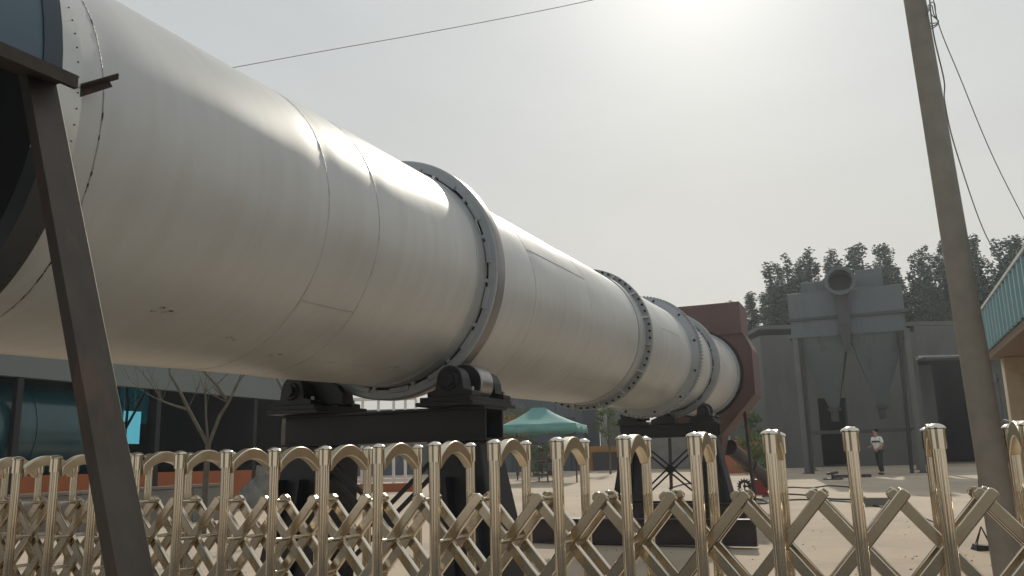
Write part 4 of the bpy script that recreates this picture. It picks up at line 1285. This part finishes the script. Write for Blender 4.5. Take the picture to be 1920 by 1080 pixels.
wallpart(w1, 22, wz0 + 0.001, gzb); wallpart(gl_r, 22, gzb + 0.001, zf + 2.0); wallpart(-16, gl_l, gzb + 0.001, zf + 2.0)
wallpart(w0, w1, gzb + 0.001, wz1, 'window_pane', 'paleglass', XB - 0.03, XB - 0.02)
wallpart(w0 + 0.001, w1 - 0.001, wz0 + 0.001, gzb, 'window_pane', 'paleglass', XB - 0.03, XB - 0.02)
nG = 12
for k in range(nG):
    y0 = gl_l + (gl_r - gl_l) * k / nG; y1 = gl_l + (gl_r - gl_l) * (k + 1) / nG
    segs = []
    if y0 < w1 and y1 > w0:
        if y0 < w0: segs.append((y0, w0, gzb))
        segs.append((max(y0, w0), min(y1, w1), wz1 + 0.001))
        if y1 > w1: segs.append((w1, y1, gzb))
    else:
        segs.append((y0, y1, gzb))
    for a, b, z in segs:
        wallpart(a + 0.005, b - 0.005, z, zf + 2.0, 'teal_pane', 'tealglass', XB - 0.035, XB - 0.025)
    if w0 - 0.25 < y0 < w1 + 0.25: continue
    mb = MB(T); mb.bar((XB + 0.03, y0, gzb), (XB + 0.03, y0, zf + 2), 0.09 if k % 3 else 0.22, 0.09, (0, 1, 0)); mb.build('mullion', M['navy'], th)
wallpart(-16.0, -15.8, 0.2, zf + 2, 'end_wall', 'inner', XB, -0.3)
wallpart(12.62, 12.8, 0.2, zf + 2.4, 'end_wall', 'inner', XB, -0.0)
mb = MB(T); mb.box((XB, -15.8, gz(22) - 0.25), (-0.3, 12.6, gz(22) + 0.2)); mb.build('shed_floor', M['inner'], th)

# dark teal tank lying in the left bays of the shed
s0, z0_ = back_s(0, 0)[0], 0
d = ray(213, 790); o_ = Vector((A.x, A.y, 0)) + E1 * (-1.6)
X_ = CAM + d * ((o_ - CAM).dot(E1) / d.dot(E1))
te = (X_ - Vector((A.x, A.y, 0))).dot(E2) - 1.3
tk = thing('storage_tank', 'dark teal glossy tank lying under the shed roof left of the strut', 'tank', (A.x + E1.x * -1.6 + E2.x * (te - 4), A.y + E1.y * -1.6 + E2.y * (te - 4), gz(20)))
mb = MB(T)
R0, zc_ = 1.42, 2.62
mb.lathe([(0.01, te + 0.28), (0.7, te + 0.22), (1.2, te + 0.08), (R0, te - 0.12), (R0, te - 11), (0.01, te - 11)], 64, o=(-1.65, 0, zc_))
mb.build('tank_shell', M['tank'], tk, smooth=35)
for q in (0.6, 2.2, 3.8, 5.4, 7.0):
    mb = MB(T); mb.lathe([(R0 + 0.001, te - q - 0.05), (R0 + 0.02, te - q - 0.05), (R0 + 0.02, te - q + 0.05), (R0 + 0.001, te - q + 0.05)], 64, o=(-1.65, 0, zc_)); mb.build('hoop', M['tank'], tk, smooth=35)
for q in (1.2, 5.0, 9.0):
    mb = MB(T); mb.prism([(-2.85, 0.65), (-0.45, 0.65), (-0.6, 1.75), (-2.7, 1.75)], te - q - 0.12, te - q + 0.12); mb.build('saddle', M['navy'], tk)

# low grey concrete wall and rock in front
a_, b_ = gnd(-120, 1022), gnd(412, 974)
d = (b_ - a_).normalized(); s_ = d.cross(Vector((0, 0, 1))).normalized()
T = frame(a_, d, s_, d.cross(s_) * -1)
ln = (b_ - a_).length
th = thing('low_wall', 'low grey concrete wall in front of the open shed', 'wall', a_)
k = 0; x = 0
while x < ln - 0.3:
    w_ = min(1.2, ln - x)
    mb = MB(T); mb.box((x, -0.11 + rnd.uniform(-0.008, 0.008), -0.05), (x + w_ - 0.012, 0.12, 0.74 + rnd.uniform(-0.006, 0.006))); mb.build('wall_block', M['greycon'], th, bevel=0.008)
    mb = MB(T); mb.box((x, -0.15, 0.75), (x + w_ - 0.008, 0.15, 0.81)); mb.build('coping', M['greycon'], th, bevel=0.006)
    x += 1.2
p = gnd(478, 951)
mb = MB()
bmr = random.Random(5)
import itertools
vs, fs = [], []
nu, nv = 18, 10
for j in range(nv + 1):
    ph = math.pi / 2 * j / nv
    for i in range(nu):
        a = 2 * math.pi * i / nu
        q = 1 + 0.18 * math.sin(3 * a + 1) * math.cos(ph) + 0.10 * math.sin(5 * a + 4 * ph) + 0.05 * bmr.uniform(-1, 1)
        vs.append((p.x + 0.62 * q * math.cos(a) * math.cos(ph), p.y + 0.42 * q * math.sin(a) * math.cos(ph), p.z - 0.04 + 0.82 * q * math.sin(ph) * (1 + 0.25 * math.cos(a - 0.4))))
fs = [(j * nu + i, j * nu + (i + 1) % nu, (j + 1) * nu + (i + 1) % nu, (j + 1) * nu + i) for j in range(nv) for i in range(nu)]
mb.add(vs, fs)
tag(mb.build('landscape_rock', M['rock'], None, smooth=35), 'big rounded grey rock standing left of the near pier', 'rock')

# bare pruned trees
def baretree(y, trunk, limbs, label, seed, sprigs=14, base_px=None):
    r = random.Random(seed)
    P = [at(px, py, y) for px, py in trunk]
    g = gz(y)
    P = [Vector((P[0].x, y, g))] + P
    root = thing('bare_tree', label, 'tree', (P[0].x, y, g), 'pruned trees in front of the open shed')
    mb = MB()
    rt = 0.06
    mb.tube(P, [rt * (1 - 0.25 * k / len(P)) for k in range(len(P))], 10)
    mb.build('trunk', M['bark'], root, smooth=60)
    tips = []
    def grow(mb, p, d, ln, rad, dep):
        pts = [p]; dd = d.copy()
        for k in range(4):
            dd = (dd + Vector((r.uniform(-.18, .18), r.uniform(-.18, .18), r.uniform(-.05, .15)))).normalized()
            pts.append(pts[-1] + dd * ln / 4)
        mb.tube(pts, [rad * (1 - 0.14 * k) for k in range(5)], 6)
        tips.append(pts[-1])
        if dep > 0:
            for _ in range(2 + (r.random() < 0.5)):
                k = r.randint(2, 4)
                a = Vector((r.uniform(-1, 1), r.uniform(-1, 1), r.uniform(0.1, 1))).normalized()
                grow(mb, pts[k], (dd * 0.8 + a * 0.7).normalized(), ln * r.uniform(0.5, 0.75), rad * 0.55, dep - 1)
    for lm in limbs:
        w0_, pts = lm
        mb = MB()
        dy = r.uniform(-0.5, 0.5)
        Q = [at(px, py, y + dy * k / max(1, len(pts) - 1)) for k, (px, py) in enumerate(pts)]
        mb.tube(Q, [w0_ * (1 - 0.5 * k / len(Q)) for k in range(len(Q))], 8)
        d = (Q[-1] - Q[-2]).normalized()
        for _ in range(3):
            a = Vector((r.uniform(-1, 1), r.uniform(-1, 1), r.uniform(0.2, 1))).normalized()
            grow(mb, Q[-1], (d + a * 0.6).normalized(), r.uniform(0.5, 0.9), w0_ * 0.35, 2)
        for _ in range(2):
            a = Vector((r.uniform(-1, 1), r.uniform(-0.6, 0.6), r.uniform(0.2, 1))).normalized()
            k = r.randint(1, len(Q) - 1)
            grow(mb, Q[k], a, r.uniform(0.3, 0.6), w0_ * 0.25, 1)
        mb.build('branch', M['bark'], root, smooth=60)
    def fn(q):
        c_ = q.choice(tips); return c_ + Vector((q.gauss(0, .06), q.gauss(0, .06), q.gauss(0, .06)))
    vs, fs = leaves(sprigs * 10, fn, 0.045, seed)
    me = bpy.data.meshes.new('leaf_sprigs'); me.from_pydata([v - Vector(root.location) for v in vs], [], fs); me.materials.append(M['leaf_bush'])
    o = bpy.data.objects.new('leaf_sprigs', me); C.objects.link(o); o.parent = root
baretree(16.0, [(386, 900), (390, 832)], [(0.036, [(390, 835), (352, 765), (338, 735), (318, 700)]), (0.024, [(390, 832), (386, 780), (385, 735)]), (0.040, [(391, 834), (412, 780), (428, 755), (445, 720)]), (0.025, [(352, 768), (325, 760), (304, 752)]), (0.03, [(424, 748), (406, 722), (385, 700)])],
         'bare pruned tree with three spreading limbs in front of the dark shed', 21)
baretree(15.0, [(532, 850), (533, 800), (538, 752)], [(0.04, [(538, 755), (530, 730), (520, 710)]), (0.04, [(539, 756), (550, 730), (562, 712)])],
         'bare pruned tree with a forked top just left of the near pier', 22)
# bare trees standing beyond the shed, seen through its windows
for k, (px, sd_) in enumerate(((150, 31), (232, 32), (330, 33))):
    y = 33.0 + k * 1.2
    baretree(y, [(px, 860), (px + 4, 800)], [(0.07, [(px + 4, 803), (px - 14, 770), (px - 30, 735)]), (0.06, [(px + 4, 800), (px + 8, 760), (px + 4, 715)]), (0.06, [(px + 4, 802), (px + 22, 770), (px + 40, 735)])],
             ['bare tree seen dark through the teal glass left of the strut', 'bare tree seen through the pale blue window of the shed', 'bare tree seen dark through the teal glass right of the blue window'][k], sd_)

# ------------------------------------------------------------------ things on the ground near the collector
def gcable(pts, r, label):
    P = [gnd(px, py) + Vector((0, 0, r)) for px, py in pts]
    wire(P, r, label, 'ground_cable', 'cable', 'cable')
gcable([(1440, 922), (1480, 915), (1520, 916), (1555, 912), (1600, 915)], 0.02, 'black cable lying in a flat curve nearest the collector shade')
gcable([(1430, 932), (1470, 928), (1515, 930), (1550, 936), (1600, 938), (1622, 934)], 0.022, 'black cable snaking on the ground to the grey channel')
gcable([(1450, 941), (1500, 938), (1560, 940), (1610, 944), (1640, 950), (1690, 957), (1740, 975), (1760, 985)], 0.018, 'thin black cable trailing across the sunlit ground under the gate right half')
gcable([(1400, 934), (1425, 938), (1440, 944), (1410, 946), (1390, 940)], 0.02, 'loop of black cable beside the red gearbox')
gcable([(1255, 917), (1290, 908), (1330, 912), (1345, 920)], 0.025, 'black cable lying between the legs of the far pier')
p = gnd(1646, 949)
T = yard(p)
mb = MB(T); mb.box((-0.36, -0.09, 0), (0.33, 0.09, 0.012)); mb.box((-0.36, -0.09, 0.012), (0.33, -0.078, 0.165)); mb.box((-0.36, 0.078, 0.012), (0.33, 0.09, 0.165)); mb.box((-0.36, -0.092, 0.1655), (0.33, 0.092, 0.178))
tag(mb.build('channel_steel', M['greycon']), 'short grey hollow steel section lying on the sunlit ground', 'steel section')
p = gnd(1562, 899)
mb = MB(); mb.tube([p + Vector((0, 0, 0.001)), p + Vector((0, 0, 0.04))], 0.34, 24); mb.tube([p + Vector((0, 0, 0.041)), p + Vector((0, 0, 0.2))], 0.05, 10); mb.tube([p + Vector((-0.2, 0, 0.2)), p + Vector((0.2, 0, 0.24))], 0.04, 8)
tag(mb.build('valve_wheel', M['ibeam']), 'black round plate with a short stem on the ground before the collector', 'metal part')
p = gnd(1600, 897)
mb = MB(); mb.box((p.x - 0.5, p.y + 0.6, p.z), (p.x + 0.9, p.y + 0.75, p.z + 0.12)); tag(mb.build('dark_plank', M['ibeam']), 'dark bar lying in the shade in front of the hoppers', 'bar')

# ------------------------------------------------------------------ the worker
p = gnd(1652, 890)
pg = Vector((p.x, p.y, gz(p.y)))
per = thing('person', 'person in a white shirt and dark trousers standing before the dust collector', 'person', pg)
FWD = Vector((-0.94, -0.34, 0)).normalized(); SD = Vector((-FWD.y, FWD.x, 0))
def PP(f_, s_, z): return pg + FWD * f_ + SD * s_ + Vector((0, 0, z))
def skin(name, m, joints, edges, root, parent, levels=2):
    me = bpy.data.meshes.new(name)
    off = Vector(per.location)
    me.from_pydata([j[0] - off for j in joints], edges, [])
    o = bpy.data.objects.new(name, me); C.objects.link(o); o.parent = parent
    me.materials.append(m)
    sk = o.modifiers.new('skin', 'SKIN'); sk.use_smooth_shade = True
    for k, j in enumerate(joints):
        v = me.skin_vertices[0].data[k]
        v.radius = j[1] if isinstance(j[1], tuple) else (j[1], j[1]); v.use_root = (k == root)
    sb = o.modifiers.new('sub', 'SUBSURF'); sb.levels = levels; sb.render_levels = levels
    return o
# body: pelvis root, legs, spine, neck, head, arms
J = [(PP(0, 0, 0.93), 0.125), (PP(0.02, 0, 1.12), 0.115), (PP(0.03, 0, 1.33), 0.13), (PP(0.05, 0, 1.45), 0.06), (PP(0.075, 0, 1.54), 0.075), (PP(0.085, 0, 1.62), 0.088), (PP(0.07, 0, 1.69), 0.06),
     (PP(0.03, 0.19, 1.38), 0.058), (PP(-0.02, 0.25, 1.12), 0.042), (PP(0.18, 0.20, 0.98), 0.032), (PP(0.25, 0.18, 0.96), 0.035),
     (PP(0.03, -0.19, 1.38), 0.058), (PP(0.02, -0.25, 1.12), 0.042), (PP(0.22, -0.17, 1.05), 0.032), (PP(0.29, -0.15, 1.04), 0.035),
     (PP(0, 0.09, 0.86), 0.09), (PP(0.05, 0.10, 0.48), 0.06), (PP(0.0, 0.11, 0.09), 0.04), (PP(0.14, 0.12, 0.035), 0.035),
     (PP(0, -0.09, 0.86), 0.09), (PP(-0.03, -0.10, 0.48), 0.06), (PP(-0.14, -0.11, 0.09), 0.04), (PP(0.0, -0.12, 0.035), 0.035)]
ED = [(0, 1), (1, 2), (2, 3), (3, 4), (4, 5), (5, 6), (2, 7), (7, 8), (8, 9), (9, 10), (2, 11), (11, 12), (12, 13), (13, 14), (0, 15), (15, 16), (16, 17), (17, 18), (0, 19), (19, 20), (20, 21), (21, 22)]
body = skin('body', M['skin'], J, ED, 0, per)
skin('shirt', M['shirt'], [(PP(0, 0, 0.88), 0.165), (PP(0.02, 0, 1.12), 0.15), (PP(0.03, 0, 1.32), 0.155), (PP(0.04, 0, 1.42), 0.075), (PP(0.03, 0.20, 1.37), 0.075), (PP(0.0, 0.25, 1.17), 0.06), (PP(0.03, -0.20, 1.37), 0.075), (PP(0.03, -0.25, 1.17), 0.06)],
     [(0, 1), (1, 2), (2, 3), (2, 4), (4, 5), (2, 6), (6, 7)], 0, per)
skin('trousers', M['trousers'], [(PP(0, 0, 0.97), 0.14), (PP(0, 0.09, 0.84), 0.105), (PP(0.05, 0.10, 0.48), 0.08), (PP(0.0, 0.11, 0.10), 0.066), (PP(0, -0.09, 0.84), 0.105), (PP(-0.03, -0.10, 0.48), 0.08), (PP(-0.14, -0.11, 0.10), 0.066)],
     [(0, 1), (1, 2), (2, 3), (0, 4), (4, 5), (5, 6)], 0, per)
skin('hair', M['hair'], [(PP(0.035, 0, 1.575), 0.095), (PP(0.045, 0, 1.665), 0.112), (PP(0.075, 0, 1.725), 0.09)], [(0, 1), (1, 2)], 0, per)
for a, b in ((PP(-0.04, 0.11, 0.04), PP(0.15, 0.12, 0.04)), (PP(-0.18, -0.11, 0.04), PP(0.01, -0.12, 0.04))):
    skin('shoe', M['shoe'], [(a, 0.045), (a.lerp(b, 0.5), 0.05), (b, 0.04)], [(0, 1), (1, 2)], 0, per)
mb = MB(); mb.lathe([(0.180, 1.21), (0.192, 1.215), (0.192, 1.275), (0.180, 1.28)], 24, axis='z', o=(0, 0, 0))
q = PP(0.025, 0, 0)
for k in range(len(mb.v)):
    mb.v[k] = Vector((q.x + mb.v[k].x, q.y + mb.v[k].y, q.z + mb.v[k].z))
mb.build('chest_band', M['band'], per, smooth=40)
for f_, s_, z in ((0.25, 0.18, 0.96), (0.29, -0.15, 1.04)):
    for k in range(4):
        o_ = (k - 1.5) * 0.018
        skin('finger', M['skin'], [(PP(f_ + 0.01, s_ + o_, z), 0.011), (PP(f_ + 0.055, s_ + o_, z - 0.012), 0.010), (PP(f_ + 0.075, s_ + o_, z - 0.04), 0.009)], [(0, 1), (1, 2)], 0, body, 1)
    skin('thumb', M['skin'], [(PP(f_, s_ - 0.025, z), 0.012), (PP(f_ + 0.035, s_ - 0.05, z + 0.015), 0.010)], [(0, 1)], 0, body, 1)

# loose stones on the yard
r = random.Random(44)
mb = MB()
for _ in range(700):
    px, py = r.uniform(0, 1900), 905 + 175 * r.random() ** 1.3
    p = gnd(px, py)
    k = r.uniform(0.006, 0.022)
    vs = []
    for j in range(5):
        a = j * 1.2566 + r.uniform(-.3, .3)
        vs.append((p.x + k * math.cos(a), p.y + k * math.sin(a), p.z - 0.001))
    vs.append((p.x + r.uniform(-.3, .3) * k, p.y + r.uniform(-.3, .3) * k, p.z + k * r.uniform(0.5, 0.9)))
    mb.add(vs, [(j, (j + 1) % 5, 5) for j in range(5)])
q = mb.build('gravel', M['rock']); q['kind'] = 'stuff'

# unseen house added behind the camera so the gate has something to mirror
th = thing('reflection_house', 'unseen grey house added across the road for the gate to reflect', 'building', (-7, -14, 0))
mb = MB(); mb.box((-15, -18, 0), (-2.5, -13, 4.6)); mb.build('wall', M['rhouse'], th)
mb = MB(); mb.hexa([(-15.4, -18.4, 4.605), (-2.1, -18.4, 4.605), (-2.1, -12.6, 4.605), (-15.4, -12.6, 4.605)], [(-15.4, -15.8, 6.2), (-2.1, -15.8, 6.2), (-2.1, -15.2, 6.2), (-15.4, -15.2, 6.2)]); mb.build('roof', M['maroon'], th)
for x in (-13, -9.5, -6):
    mb = MB(); mb.box((x, -13.05, 1.0), (x + 1.3, -12.999, 2.5)); mb.build('window', M['bluedoor'], th)

# ------------------------------------------------------------------ hazy air
mb = MB(); mb.box((-110, -24, -1.2), (120, 130, 17.5))
hz = mb.build('haze', M['whitewall'])
hz['kind'] = 'stuff'
hm = bpy.data.materials.new('haze_air'); hm.use_nodes = True
ht = hm.node_tree; ht.nodes.clear()
ho = ht.nodes.new('ShaderNodeOutputMaterial'); hv = ht.nodes.new('ShaderNodeVolumePrincipled')
hv.inputs['Color'].default_value = (0.86, 0.93, 1.0, 1)
hv.inputs['Density'].default_value = 0.0010
hv.inputs['Anisotropy'].default_value = 0.55
ht.links.new(hv.outputs[0], ho.inputs['Volume'])
hz.data.materials.clear(); hz.data.materials.append(hm)
